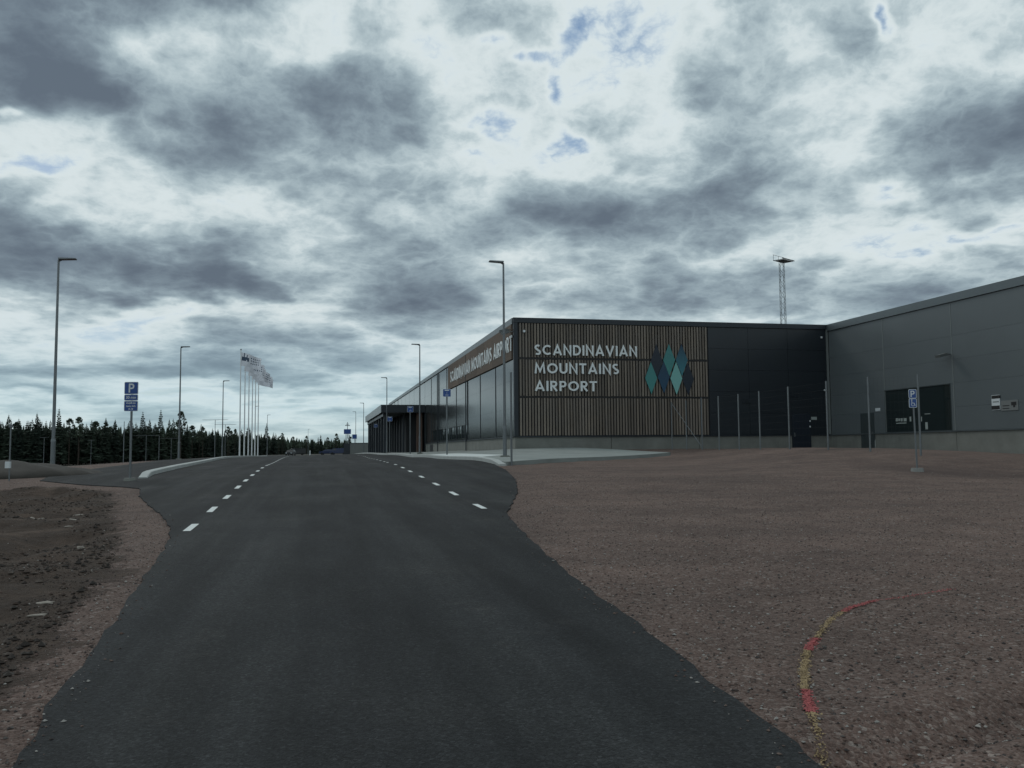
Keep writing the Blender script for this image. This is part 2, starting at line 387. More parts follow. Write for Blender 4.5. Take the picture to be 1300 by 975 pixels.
# ------------------------------------------------------------------ ground mesh
def axis(lo, hi, fine_lo, fine_hi, step, g=1.13):
    a = list(np.arange(fine_lo, fine_hi+1e-6, step)); s = step
    while a[-1] < hi: s *= g; a.append(a[-1]+s)
    s = step
    while a[0] > lo: s *= g; a.insert(0, a[0]-s)
    return np.array(a)
gx = axis(-4000, 4000, -14, 26, .16); gy = axis(-3000, 6000, 1, 40, .16)
GX, GY = np.meshgrid(gx, gy)
GZ = hgt(GX, GY)
def vnoise(x, y, s, seed):
    r_ = np.random.default_rng(seed); T_ = r_.random((256, 256)); u, v = x/s, y/s
    iu, iv = np.floor(u).astype(int), np.floor(v).astype(int); fu, fv = u-iu, v-iv; fu = fu*fu*(3-2*fu); fv = fv*fv*(3-2*fv)
    g = lambda a, b: T_[a % 256, b % 256]
    return (g(iu, iv)*(1-fu)+g(iu+1, iv)*fu)*(1-fv)+(g(iu, iv+1)*(1-fu)+g(iu+1, iv+1)*fu)*fv - .5
Dg = GX*Fh[0]+GY*Fh[1]; Lg = GX*Rh[0]+GY*Rh[1]
insideA = (Lg > np.interp(Dg, EL[:, 0], EL[:, 1])-.10) & (Lg < np.interp(Dg, ER[:, 0], ER[:, 1])+.10) & (Dg < 230)
soilm = in_poly(GX, GY, soil_poly); sdist = poly_dist(GX, GY, soil_poly); soila = np.clip(.5+np.where(soilm, 1, -1)*sdist/1.1, 0, 1)
bankm = in_poly(GX, GY, bank_poly); banka = np.clip(.4+np.where(bankm, 1, -1)*poly_dist(GX, GY, bank_poly)/2.0, 0, 1)
plaza_poly = [(6.3,31.5),(17.6,41.2),(15.8,53),(5.9,53),(5.9,160),(12,160),(12,53)]
plz = in_poly(GX, GY, [(6.2,31.8),(17.2,41.3),(15.5,53),(12,160),(5.9,160),(5.9,46)])
near = np.clip(1-(np.hypot(GX, GY)-45)/30, 0, 1)
amp = np.where(insideA | plz, 0, 1)*near
rough_ = (vnoise(GX, GY, .9, 1)*.05+vnoise(GX, GY, .37, 2)*.03+vnoise(GX, GY, 3.1, 3)*.06)*(1+2.4*soila+.6*banka)
adist = np.minimum(Lg-np.interp(Dg, ER[:, 0], ER[:, 1]), 1.5); adl = np.minimum(np.interp(Dg, EL[:, 0], EL[:, 1])-Lg, 1.5)
fall = np.clip(np.maximum(adist, adl)/1.2, 0, 1)
GZ = GZ + amp*fall*(rough_)*(.55+.45*soila) - np.where(insideA, .03, 0)*0 - amp*.012*fall
# wheel rut / graded ridge by the lower right corner
rp = [ground(*p)[:2] for p in ((1010,974),(1100,955),(1200,930),(1300,905),(1400,885))]
rd = np.full(GX.shape, 9.)
for a, b in zip(rp[:-1], rp[1:]):
    ab = b-a; t_ = np.clip(((GX-a[0])*ab[0]+(GY-a[1])*ab[1])/(ab@ab), 0, 1); rd = np.minimum(rd, np.hypot(GX-a[0]-t_*ab[0], GY-a[1]-t_*ab[1]))
GZ = GZ - .09*np.exp(-(rd/.14)**2) + .02*np.exp(-((rd-.3)/.14)**2)
far_ = np.clip((np.hypot(GX, GY)-90)/80, 0, 1)
GZ = np.where(plz, GZ-.04, GZ)
V = np.stack([GX.ravel(), GY.ravel(), GZ.ravel()], -1); nx_ = len(gx)
ii = np.arange(len(gy)-1)[:, None]*nx_+np.arange(nx_-1)[None]; FQ = np.stack([ii, ii+1, ii+1+nx_, ii+nx_], -1).reshape(-1, 4)
gme = bpy.data.meshes.new('ground'); gme.from_pydata(V.tolist(), [], FQ.tolist())
for nm, arr in (('soil', soila), ('bank', banka), ('far', far_)):
    at_ = gme.attributes.new(nm, 'FLOAT', 'POINT'); at_.data.foreach_set('value', arr.ravel().astype(np.float32))
for p in gme.polygons: p.use_smooth = True
gm = bpy.data.materials.new('gravel_ground'); gm.use_nodes = True; n = NT(gm.node_tree); b = n.n['Principled BSDF']
tcn = n.new('ShaderNodeTexCoord').outputs['Object']
vor = n.new('ShaderNodeTexVoronoi', inp={'Vector': tcn, 'Scale': 40.0}); vor2 = n.new('ShaderNodeTexVoronoi', inp={'Vector': tcn, 'Scale': 85.0})
big = n.noise(n.vmath('MULTIPLY', tcn, (.55, 1.2, 1)).outputs[0], .3, 6, .62).outputs['Fac']; mid = n.noise(tcn, 1.4, 5, .6).outputs['Fac']; fine = n.noise(tcn, 16, 6, .7).outputs['Fac']
stone = n.ramp(n.new('ShaderNodeSeparateColor', inp={0: vor.outputs['Color']}).outputs[0],
   [(0, (.070, .045, .037)), (.45, (.142, .096, .080)), (.8, (.182, .131, .114)), (.94, (.22, .175, .155)), (1, (.40, .36, .33))])
stone2 = n.ramp(n.new('ShaderNodeSeparateColor', inp={0: vor2.outputs['Color']}).outputs[1], [(0, (.088, .058, .048)), (.7, (.165, .116, .100)), (1, (.28, .235, .21))])
gcol = n.mix(.5, stone, stone2)
gcol = n.mix(1.0, gcol, n.ramp(big, [(.3, (.66, .64, .64)), (.7, (1.06, 1.02, 1.0))]), 'MULTIPLY')
gcol = n.mix(1.0, gcol, n.ramp(mid, [(.3, (.80, .80, .80)), (.7, (1.18, 1.17, 1.16))]), 'MULTIPLY')
asoil = n.new('ShaderNodeAttribute', attribute_name='soil').outputs['Fac']
abank = n.new('ShaderNodeAttribute', attribute_name='bank').outputs['Fac']
afar = n.new('ShaderNodeAttribute', attribute_name='far').outputs['Fac']
sn = n.noise(tcn, 2.2, 8, .68).outputs['Fac']
smask = n.ramp(n.math('ADD', asoil, n.math('MULTIPLY_ADD', sn, 1.4, -.7)), [(.42, (0,)*3), (.58, (1,)*3)])
sclr = n.ramp(n.noise(tcn, 1.1, 9, .7).outputs['Fac'], [(.3, (.024, .015, .011)), (.5, (.050, .033, .024)), (.62, (.095, .064, .048)), (.75, (.14, .10, .082))])
sclr = n.mix(n.ramp(fine, [(.40, (0,)*3), (.75, (.45,)*3)]), sclr, (.095, .072, .058))
gcol = n.mix(smask, gcol, sclr)
gcol = n.mix(n.math('MULTIPLY', abank, .6), gcol, (.058, .040, .036))  # shade of the falling slope painted in as darker gravel
farc = n.ramp(n.noise(tcn, .03, 5, .6).outputs['Fac'], [(.35, (.030, .034, .028)), (.6, (.075, .065, .055))])
gcol = n.mix(afar, gcol, farc)
n.l.new(gcol, b.inputs['Base Color']); b.inputs['Roughness'].default_value = .92; b.inputs['Specular IOR Level'].default_value = .25
hh = n.math('ADD', n.math('MULTIPLY', vor.outputs['Distance'], -.7), n.math('MULTIPLY', fine, .6)); hh = n.math('MULTIPLY_ADD', vor2.outputs['Distance'], -.35, hh)
sb = n.math('MULTIPLY', n.noise(tcn, 5.5, 8, .72).outputs['Fac'], n.math('MULTIPLY', smask, 5.0)); hh = n.math('ADD', hh, sb)
bp = n.new('ShaderNodeBump', inp={'Height': hh, 'Strength': .75, 'Distance': .03}); n.l.new(bp.outputs[0], b.inputs['Normal'])
gme.materials.append(gm)
go = link(bpy.data.objects.new('ground', gme)); go['kind'] = 'structure'

# ------------------------------------------------------------------ asphalt
am_ = bpy.data.materials.new('asphalt'); am_.use_nodes = True; n = NT(am_.node_tree); b = n.n['Principled BSDF']
tcn = n.new('ShaderNodeTexCoord').outputs['Object']
st = n.vmath('MULTIPLY', tcn, (2.2, .35, 1)).outputs[0]
a1 = n.noise(st, .8, 6, .6).outputs['Fac']; a2 = n.noise(tcn, .35, 6, .6).outputs['Fac']; a3 = n.noise(tcn, 90, 3, .8).outputs['Fac']; a4 = n.noise(tcn, 2.3, 8, .7).outputs['Fac']
c = n.ramp(a2, [(.3, (.019, .0205, .0225)), (.55, (.026, .0275, .029)), (.75, (.042, .042, .042))])
c = n.mix(1.0, c, n.ramp(a1, [(.35, (.74,)*3), (.65, (1.26,)*3)]), 'MULTIPLY')
c = n.mix(1.0, c, n.ramp(a3, [(.3, (.7,)*3), (.7, (1.3,)*3)]), 'MULTIPLY')
c = n.mix(n.ramp(a4, [(.58, (0,)*3), (.80, (.35,)*3)]), c, (.085, .080, .076))
sp_ = n.new('ShaderNodeTexVoronoi', inp={'Vector': tcn, 'Scale': 75.0}); spc = n.new('ShaderNodeSeparateColor', inp={0: sp_.outputs['Color']}).outputs[0]
c = n.mix(1.0, c, n.ramp(spc, [(0, (.6,)*3), (.6, (1.0,)*3), (.92, (1.2,)*3), (1, (1.7,)*3)]), 'MULTIPLY')
trk = n.noise(n.vmath('MULTIPLY', tcn, (1.5, .03, 0)).outputs[0], 1.0, 3, .6).outputs['Fac']
c = n.mix(1.0, c, n.ramp(trk, [(.38, (.80, .80, .81)), (.5, (1.0,)*3), (.62, (1.28, 1.27, 1.24))]), 'MULTIPLY')
av = n.new('ShaderNodeTexVoronoi', inp={'Vector': tcn, 'Scale': 120.0})
n.l.new(c, b.inputs['Base Color']); b.inputs['Roughness'].default_value = .85; b.inputs['Specular IOR Level'].default_value = .14
bp = n.new('ShaderNodeBump', inp={'Height': av.outputs['Distance'], 'Strength': .35, 'Distance': .008}); n.l.new(bp.outputs[0], b.inputs['Normal'])
sheet('road', EL, ER, -25, 230, .02, am_, cols=40, skirt=.05, jit=.03)

# small fillet of spilled gravel along both asphalt edges comes from the scattered stones below
def scatter(name, pts, sizes, mats, seed, kind='stuff', label=None, cat=None, flat=.55):
    r_ = np.random.default_rng(seed)
    base = np.array([(1,0,0),(-1,0,0),(0,1,0),(0,-1,0),(0,0,1),(0,0,-1)], float)
    fc = np.array([(0,2,4),(2,1,4),(1,3,4),(3,0,4),(2,0,5),(1,2,5),(3,1,5),(0,3,5)])
    N = len(pts); v = base[None]*(.7+.6*r_.random((N, 6, 1)))
    th = r_.random(N)*6.28; c_, s_ = np.cos(th), np.sin(th); x = v[..., 0]*c_[:, None]-v[..., 1]*s_[:, None]*.7; y = v[..., 0]*s_[:, None]+v[..., 1]*c_[:, None]*.7
    V_ = np.stack([x, y, v[..., 2]*flat+.25], -1)*np.asarray(sizes)[:, None, None] + pts[:, None]
    F_ = (fc[None]+6*np.arange(N)[:, None, None]).reshape(-1, 3)
    me = bpy.data.meshes.new(name); me.from_pydata(V_.reshape(-1, 3).tolist(), [], F_.tolist())
    for m in mats: me.materials.append(m)
    mi = np.repeat(r_.integers(0, len(mats), N), 8).astype(np.int32); me.polygons.foreach_set('material_index', mi)
    o = link(bpy.data.objects.new(name, me))
    if kind: o['kind'] = kind
    if label: tag(o, label, cat)
    return o
from mathutils.bvhtree import BVHTree
def gsurf(x, y):                                # height of the built ground mesh (bilinear)
    i = np.clip(np.searchsorted(gx, x)-1, 0, len(gx)-2); j = np.clip(np.searchsorted(gy, y)-1, 0, len(gy)-2)
    u = (x-gx[i])/(gx[i+1]-gx[i]); v = (y-gy[j])/(gy[j+1]-gy[j])
    return (GZ[j, i]*(1-u)+GZ[j, i+1]*u)*(1-v)+(GZ[j+1, i]*(1-u)+GZ[j+1, i+1]*u)*v
ns_ = 95000
dd = 2.2+ (rng.random(ns_)**1.5)*24; ll = (rng.random(ns_)*2-1)*(dd*.62+1.2)
sx, sy = dd*Fh[0]+ll*Rh[0], dd*Fh[1]+ll*Rh[1]
lo, hi = np.interp(dd, EL[:, 0], EL[:, 1]), np.interp(dd, ER[:, 0], ER[:, 1])
spill = rng.random(ns_)**2*.22*(rng.random(ns_) < .55)
keep = ((ll < lo+spill) | (ll > hi-spill)); keep &= ~in_poly(sx, sy, [(6.2,31.8),(17.2,41.3),(15.5,53),(12,160),(5.9,160),(5.9,46)])
ins = in_poly(sx, sy, soil_poly); keep &= ~(ins & (rng.random(ns_) < .7))
sx, sy, dd, ll, lo, hi = (a[keep] for a in (sx, sy, dd, ll, lo, hi))
sz = gsurf(sx, sy); onas = (ll > lo) & (ll < hi); sz = np.where(onas, hgt(sx, sy)+.02, sz)
size = (.004+.010*rng.random(len(sx))**3)*(1+.35*(rng.random(len(sx)) < .06))
st_m = [mat('stone_'+k, c_, .9, spec=.3, var=.25, vscale=30) for k, c_ in (('red', (.110, .070, .058)), ('grey', (.110, .098, .092)), ('dark', (.050, .042, .040)), ('mid', (.135, .100, .086)), ('brown', (.082, .062, .055)), ('dust', (.115, .082, .070)), ('pale', (.30, .28, .26)))]
scatter('gravel', np.stack([sx, sy, sz], -1), size, st_m, 3)

nc = 60000
dd = 3+(rng.random(nc)**1.3)*22; ll = -(rng.random(nc))*(dd*.62+2.5)-.5
sx, sy = dd*Fh[0]+ll*Rh[0], dd*Fh[1]+ll*Rh[1]; kk_ = in_poly(sx, sy, soil_poly) & (ll < np.interp(dd, EL[:, 0], EL[:, 1])-.3); sx, sy = sx[kk_], sy[kk_]
keep = vnoise(sx, sy, .8, 5)+.25*vnoise(sx, sy, .3, 6) > -.08; sx, sy = sx[keep], sy[keep]
scatter('soil_clods', np.stack([sx, sy, gsurf(sx, sy)], -1), .007+.034*rng.random(len(sx))**7, [mat('clod_dark', (.028, .020, .016), .95, var=.3), mat('clod_brown', (.050, .033, .025), .95, var=.3), mat('clod_mid', (.075, .058, .048), .95, var=.3), mat('clod_earth', (.03, .024, .02), .95, var=.3)], 9)

# ------------------------------------------------------------------ paint dashes (each a thing of the road marking: children of the road line)
lane_m = mat('road_paint', (.62, .65, .64), .7, var=.12, vscale=14)
leftd = [(246.5,672),(270,648.6),(287,632.8),(300.5,620),(311,611.2),(320,604.3),(327.3,598.9),(333.6,594.9),(339.2,591.7)]
rightd = [(610,645),(575.5,628),(553,616),(536,606.5),(521,599.3),(510.2,594.6),(501,590.6),(493,587.6)]
def dash_line(name, label, pts, extra):
    root = thing(name, label, 'road line', (0, 0, 0))
    G = [ground(*p)[:2] for p in pts]
    ys = np.array([g[1] for g in G]); xs = np.array([g[0] for g in G])
    # the line is straight to a slow curve: fit, then set dashes out at an even 3 m pitch
    k = np.polyfit(np.arange(len(ys)), ys, 1); kx = np.polyfit(ys, xs, 2)
    kx1 = np.polyfit(ys, xs, 1)
    for i in range(len(pts)+extra):
        yc = k[1]+k[0]*i if i >= len(pts) else ys[i]
        f = lambda q: (np.polyval(kx1, q))
        bm = bmesh.new(); rowsv = []
        for j in range(5):
            yy = yc-.5+j*.25; xx = f(yy); zz = gz(xx, yy)+.026
            rowsv.append((bm.verts.new((xx-.05, yy, zz)), bm.verts.new((xx+.05, yy, zz))))
        for a, b_ in zip(rowsv[:-1], rowsv[1:]): bm.faces.new((a[0], a[1], b_[1], b_[0]))
        obj('dash', bm, lane_m, root)
    return root
dash_line('road_line', 'white short-dashed line along the left side of the road, towards the kerbed island', leftd, 16)
dash_line('road_line', 'white short-dashed line along the right side of the road, by the terminal bay', rightd, 14)

# ------------------------------------------------------------------ kerbs
def kerb(name, pts, wd, h, m, lift=.03, cat=None, label=None, kind='structure'):
    P = []
    for a, b_ in zip(pts[:-1], pts[1:]):
        a = np.array(a); b_ = np.array(b_); L_ = np.linalg.norm(b_-a); k = max(1, int(L_/1.0))
        for i in range(k): P.append(a+(b_-a)*i/k)
    P.append(np.array(pts[-1])); bm = bmesh.new(); R_ = []
    for i, p in enumerate(P):
        tn = P[min(i+1, len(P)-1)]-P[max(i-1, 0)]; tn = tn/np.linalg.norm(tn); nrm = np.array([tn[1], -tn[0]])
        z = gz(*p); hh_ = h*(.35 if i == 0 else 1)
        q = [(-wd/2, -.1), (-wd/2, hh_-.02), (-wd/2+.02, hh_), (wd/2-.02, hh_), (wd/2, hh_-.02), (wd/2, -.1)]
        R_.append([bm.verts.new((p[0]+nrm[0]*u, p[1]+nrm[1]*u, z+v)) for u, v in q])
    for a, b_ in zip(R_[:-1], R_[1:]):
        for i in range(5): bm.faces.new((a[i], a[i+1], b_[i+1], b_[i]))
    bm.faces.new(R_[0][::-1]); bm.faces.new(R_[-1])
    return obj(name, bm, m, kind=kind)
kl = [ground(*p)[:2] for p in ((181,608),(190,603.5),(215,597.5),(245,590.5),(274,584.2))]
kerb('kerb', [tuple(p) for p in kl]+[(kl[-1][0]-.6, 90), (kl[-1][0]-1.0, 130)], .25, .15, kerbm)
rk = [(6.62, 32.2), (6.5, 36), (6.35, 41), (6.2, 46), (6.2, 160)]
kerb('kerb', rk, .28, .17, kerbm)

# pavement by the terminal
PL = np.array([(32.3, 6.75), (36, 6.66), (41, 6.5), (46, 6.36), (160, 6.36)])
PR = np.array([(32.3, 6.85), (41.4, 17.0), (51.6, 15.2), (51.95, 15.2), (51.96, 11.36), (160, 11.36)])
sheet('pavement', PL, PR, 32.3, 160, .13, paving, cols=16, skirt=.22, jit=0, frame='XY')
# flush wedge by the kerb: pale concrete with sunlight painted into its colour
sheet('pavement_strip', np.array([(37.5, 6.5+.12), (60, 6.4)]), np.array([(37.5, 6.75), (41.5, 8.6), (60, 6.9)]), 37.5, 60, .137, rampm, cols=4, skirt=.01, jit=0, frame='XY')

# ------------------------------------------------------------------ letters drawn as strokes
def arc(cx, cy, r, a0, a1, n=10, ry=None):
    ry = ry or r
    return [(cx+r*math.cos(math.radians(a0+(a1-a0)*i/n)), cy+ry*math.sin(math.radians(a0+(a1-a0)*i/n))) for i in range(n+1)]
TH = .17; h_ = TH/2; lo_, hi_ = h_, 1-h_
GL = {
 'A': (.86, [[(h_*.9, 0), (.43, 1-.06), (.86-h_*.9, 0)], [(.22, .27), (.64, .27)]]),
 'I': (.17, [[(h_, 0), (h_, 1)]]),
 'N': (.76, [[(h_, 0), (h_, .96), (.76-h_, .04), (.76-h_, 1)]]),
 'M': (.98, [[(h_, 0), (.17, .93), (.49, .22), (.81, .93), (.98-h_, 0)]]),
 'V': (.84, [[(h_*.9, 1), (.42, .06), (.84-h_*.9, 1)]]),
 'T': (.66, [[(.33, 0), (.33, .92)], [(0, hi_), (.66, hi_)]]),
 'D': (.76, [[(h_, 0), (h_, 1)], [(h_+.02, lo_)]+arc(.30, .5, .76-h_-.30, -90, 90, 12, .5-h_)+[(h_+.02, hi_)]]),
 'O': (.96, [arc(.48, .5, .48-h_, 0, 360, 24)]),
 'C': (.84, [arc(.48, .5, .48-h_, 48, 312, 18)]),
 'U': (.74, [[(h_, 1)]+arc(.37, .37, .37-h_, 180, 360, 12)+[(.74-h_, 1)]]),
 'P': (.62, [[(h_, 0), (h_, 1)], [(h_+.02, hi_)]+arc(.34, .69, .62-h_-.34, 90, -90, 10, .31-h_)+[(h_+.02, .38+h_)]]),
 'R': (.66, [[(h_, 0), (h_, 1)], [(h_+.02, hi_)]+arc(.34, .70, .62-h_-.34, 90, -90, 10, .30-h_)+[(h_+.02, .40+h_)], [(.28, .42), (.62-h_*.4, 0)]]),
 'S': (.60, [arc(.30, .735, .30-h_, 42, 262, 12, .265-h_)[:-1]+arc(.30, .265, .30-h_, 82, -138, 12, .265-h_)]),
}
def ribbon(bm, P, th, z0, z1):
    closed = math.dist(P[0], P[-1]) < 1e-4; n_ = len(P)
    if closed: P = P[:-1]; n_ -= 1
    Ls, Rs = [], []
    for i in range(n_):
        p = Vector(P[i]); a = Vector(P[i-1]) if (i > 0 or closed) else None; c_ = Vector(P[(i+1) % n_]) if (i < n_-1 or closed) else None
        d1 = (p-a).normalized() if a is not None else (c_-p).normalized(); d2 = (c_-p).normalized() if c_ is not None else d1
        n1 = Vector((-d1.y, d1.x)); n2 = Vector((-d2.y, d2.x)); m_ = (n1+n2)
        m_ = m_.normalized() if m_.length > 1e-3 else n1; k = min(1/max(m_.dot(n1), .2), 2.3)
        Ls.append(p+m_*th/2*k); Rs.append(p-m_*th/2*k)
    mk = lambda q, z: bm.verts.new((q.x, q.y, z))
    a = [(mk(l, z1), mk(r, z1), mk(l, z0), mk(r, z0)) for l, r in zip(Ls, Rs)]
    for i in range(n_ if closed else n_-1):
        p, q = a[i], a[(i+1) % n_]
        bm.faces.new((p[0], p[1], q[1], q[0])); bm.faces.new((p[2], q[2], q[3], p[3])); bm.faces.new((p[0], q[0], q[2], p[2])); bm.faces.new((p[1], p[3], q[3], q[1]))
    if not closed:
        p = a[0]; bm.faces.new((p[0], p[2], p[3], p[1])); p = a[-1]; bm.faces.new((p[0], p[1], p[3], p[2]))
LETTER = {}
def letter_mesh(ch):
    if ch not in LETTER:
        bm = bmesh.new()
        for k, st_ in enumerate(GL[ch][1]): ribbon(bm, st_, TH, 0, .09+.004*k)
        bmesh.ops.recalc_face_normals(bm, faces=bm.faces[:])
        me = bpy.data.meshes.new('letter_'+ch); bm.to_mesh(me); bm.free(); me.materials.append(letter_m); LETTER[ch] = me
    return LETTER[ch]
def word(text, origin, right, H_, length, parent, space=.45, depth=1.):
    gap = .17; tot = 0
    for ch in text: tot += (space if ch == ' ' else GL[ch][0]+gap)
    tot -= gap; sx_ = length/tot; right = Vector(right).normalized(); up = Vector((0, 0, 1)); out = right.cross(up)
    x = 0
    for ch in text:
        if ch == ' ': x += space; continue
        me = letter_mesh(ch); o = link(bpy.data.objects.new('letter', me)); o.parent = parent
        p = Vector(origin)+right*x*sx_
        o.matrix_local = Matrix(((right.x*sx_, up.x*H_, out.x*depth, p.x), (right.y*sx_, up.y*H_, out.y*depth, p.y), (right.z*sx_, up.z*H_, out.z*depth, p.z), (0, 0, 0, 1)))
        x += GL[ch][0]+gap

# ------------------------------------------------------------------ terminal building
AX, AY, BX = 11.44, 52.0, 32.46; ZR = EYE+7.99; ZP = EYE+.79; ZB = .5; YEND = 52+5.8*17
term = thing('terminal_building', 'long low airport terminal with timber slat gable, glossy dark side wall and grey wing', 'building')
body_m = mat('wall_core', (.02, .024, .027), .7)
obj('wall', B(AX+.12, 60, AY+.12, YEND, ZP-.02, ZR-.25), body_m, term)
obj('wall', B(BX+.12, 60, 14, AY+.10, ZP-.02, ZR-.25), body_m, term)
roof_m = mat('roof_felt', (.05, .052, .055), .9, var=.1)
obj('roof', B(AX+.15, 59.9, AY+.15, YEND-.1, ZR-.24, ZR-.12), roof_m, term)
obj('roof', B(BX+.15, 59.9, 14.1, AY+.14, ZR-.24, ZR-.12), roof_m, term)
# plinth pieces; door openings left open
dx0, dx1 = hit_y(1006, 560, AY)[0], hit_y(1030, 560, AY)[0]
wy0, wy1 = hit_x(1110.5, 560, BX)[1], hit_x(1093.5, 560, BX)[1]
ply = [(AX+.03, 17.5), (17.53, 23.3), (23.33, dx0), (dx1, BX+.05)]
for a, b_ in ply: obj('plinth', B(a, b_, AY+.03, AY+.3, ZB, ZP-.03), concrete, term)
for a, b_ in ((14, 22.97), (23, 28.77), (28.8, 34.57), (34.6, 40.37), (40.4, wy0), (wy1, AY+.02)): obj('plinth', B(BX+.03, BX+.3, a, b_, ZB, ZP-.03), concrete, term)
yc0, yc1 = 98., 131.
k = 0; yy = AY+.31
while yy < yc0-.1:
    e = min(yy+5.77, yc0); obj('plinth', B(AX+.03, AX+.3, yy, e, ZB, ZP-.03), concrete, term); yy = e+.03
obj('plinth', B(AX+.03, AX+.3, yc1, YEND, ZB, ZP-.03), concrete, term)
# sill strips
obj('sill', B(AX-.02, BX+.02, AY-.05, AY+.1, ZP-.028, ZP+.05), trim_dark, term)
obj('sill', B(BX-.05, BX+.1, 14, AY-.055, ZP-.026, ZP+.02), cap_grey, term)
obj('sill', B(AX-.05, AX+.1, AY+.105, yc0, ZP-.026, ZP+.04), trim_dark, term)
# parapets
obj('parapet', B(AX-.06, BX-.06, AY-.12, AY+.12, ZR-.30, ZR+.002), trim_dark, term)
obj('parapet', B(AX-.10, AX+.14, AY+.13, YEND, ZR-.36, ZR), cap_grey, term)
obj('parapet', B(BX-.10, BX+.16, 14, AY+.13, ZR-.42, ZR+.004), cap_grey, term)
obj('corner_trim', B(AX-.04, AX+.20, AY-.10, AY+.118, ZP+.052, ZR-.302), trim_dark, term)
obj('corner_trim', B(BX-.13, BX-.01, AY-.10, AY+.09, ZP+.052, ZR-.302), wing_joint, term)
# timber slats, three storeys of them
sx0 = hit_y(659.5, 480, AY)[0]; sx1 = hit_y(899, 480, AY)[0]; NS = 66; pitch = (sx1-sx0)/NS
obj('slat_backing', B(AX+.202, sx1+.02, AY+.02, AY+.11, ZP+.06, ZR-.31), black_m, term)
zr_ = [(ZP+.07, hit_y(660, 505.3, AY)[2]), (hit_y(660, 502.6, AY)[2], hit_y(660, 456.3, AY)[2]), (hit_y(660, 453.5, AY)[2], ZR-.33)]
for r_i, (za, zb) in enumerate(zr_):
    bm = B(0, pitch*.58, 0, .07, 0, zb-za); me = bpy.data.meshes.new('slat'); bm.to_mesh(me); bm.free(); me.materials.append(slat_m)
    for i in range(NS):
        o = inst('slat', me, term, (sx0+i*pitch, AY-.09+random.uniform(-.006, .006), za+random.uniform(-.01, .01)))
for z in (zr_[0][1]+.02, zr_[1][1]+.02): obj('slat_rail', B(AX+.21, sx1, AY-.04, AY+.018, z, z+.12), black_m, term)
# dark plain cladding right of the slats
xs_ = np.linspace(sx1+.03, BX-.14, 4)
for i in range(3):
    z_ = np.linspace(ZP+.06, ZR-.31, 6)
    for j in range(5):
        if i >= 1 and z_[j] < EYE+2.1 and False: continue
        obj('cladding_panel', B(xs_[i]+.008, xs_[i+1]-.008, AY-.02, AY+.1, z_[j]+.006, z_[j+1]-.006), navy_panel, term)
dr = obj('door', B(dx0+.02, dx1-.02, AY-.035, AY+.2, .95, EYE+2.2), door_m, term)
obj('handle', B(dx0+.12, dx0+.17, AY-.09, AY-.036, 1.95, 2.2), galv, dr)
obj('plaque', B(*(hit_y(1029.5,531,AY)[0], hit_y(1036.5,531,AY)[0]), AY-.05, AY-.022, hit_y(1032,533,AY)[2], hit_y(1032,529.2,AY)[2]), notice_m, term)
for px, py in ((1028, 534.5), (1028, 541.5)):
    p = hit_y(px, py, AY); obj('push_button', B(p[0]-.04, p[0]+.04, AY-.05, AY-.022, p[2]-.05, p[2]+.05), sign_white, term)
# wing cladding
ys_ = [14] + list(np.arange(AY-5.8*6, AY-.01, 5.8)) + [AY-.12]
zz = [ZP+.03, EYE+2.05, EYE+3.3, EYE+4.55, EYE+5.8, ZR-.43]
wz0, wz1 = hit_x(1124.5, 549.3, BX)[2]+.03, hit_x(1124.5, 496.5, BX)[2]
WY0, WY1 = hit_x(1207, 520, BX)[1], hit_x(1124.5, 520, BX)[1]
for i in range(len(ys_)-1):
    ya, yb = ys_[i]+.03, ys_[i+1]-.03
    for j in range(5):
        if abs(yb-WY1) < 1.0 and j < 3:        # bay with the window: panel split round it
            if j == 2: obj('cladding_panel', B(BX, BX+.11, ya, yb, max(wz1+.05, zz[2]), zz[3]-.006), wing_panel, term)
            if j < 2 and WY0-.06-ya > .2: obj('cladding_panel', B(BX, BX+.11, ya, WY0-.06, zz[j], zz[j+1]-.006), wing_panel, term)
            if j < 2 and yb-(WY1+.06) > .1: obj('cladding_panel', B(BX, BX+.11, WY1+.06, yb, zz[j], zz[j+1]-.006), wing_panel, term)
            continue
        obj('cladding_panel', B(BX, BX+.11, ya, yb, zz[j], zz[j+1]-.006), wing_panel, term)
    if i: obj('joint_strip', B(BX-.012, BX+.1, ys_[i]-.028, ys_[i]+.028, ZP+.03, ZR-.43), wing_joint, term)
win = obj('window', B(BX+.02, BX+.09, WY0-.03, WY1+.03, wz0, wz1), win_glass, term)
fb = bmesh.new()
for a in ((WY0-.055, WY0-.03, wz0-.04, wz1+.045), (WY1+.03, WY1+.055, wz0-.04, wz1+.045)): box(fb, BX-.02, BX+.1, *a)
box(fb, BX-.02, BX+.1, WY0-.03, WY1+.03, wz1, wz1+.045); box(fb, BX-.02, BX+.1, WY0-.03, WY1+.03, wz0-.04, wz0)
obj('frame', fb, door_grey, win)
def wing_patch(name, px0, px1, py0, py1, m, parent, out=.012, x=BX):
    a = hit_x(px1, (py0+py1)/2, x)[1]; b_ = hit_x(px0, (py0+py1)/2, x)[1]; zt = hit_x((px0+px1)/2, py0, x)[2]; zb_ = hit_x((px0+px1)/2, py1, x)[2]
    return obj(name, B(x-out, x-.001, a, b_, zb_, zt), m, parent)
for (a, b_, c_, d_) in ((1137.5,1140,531,535),(1140.7,1143,531.2,534.6),(1143.8,1146,531,535),(1147.3,1151,530.8,535),(1138,1151,536.6,537.8),(1155,1157,529,535),(1169.5,1170.5,529,535),(1175,1178,536,545),(1174,1181,525,525.8)):
    wing_patch('notice', a, b_, c_, d_, notice_m, win, .012, BX+.018)
wd = wing_patch('door', 1093.5, 1110.5, 524.3, 571, door_grey, term, .03)
wing_patch('handle', 1108, 1109, 548, 551, galv, wd, .08)
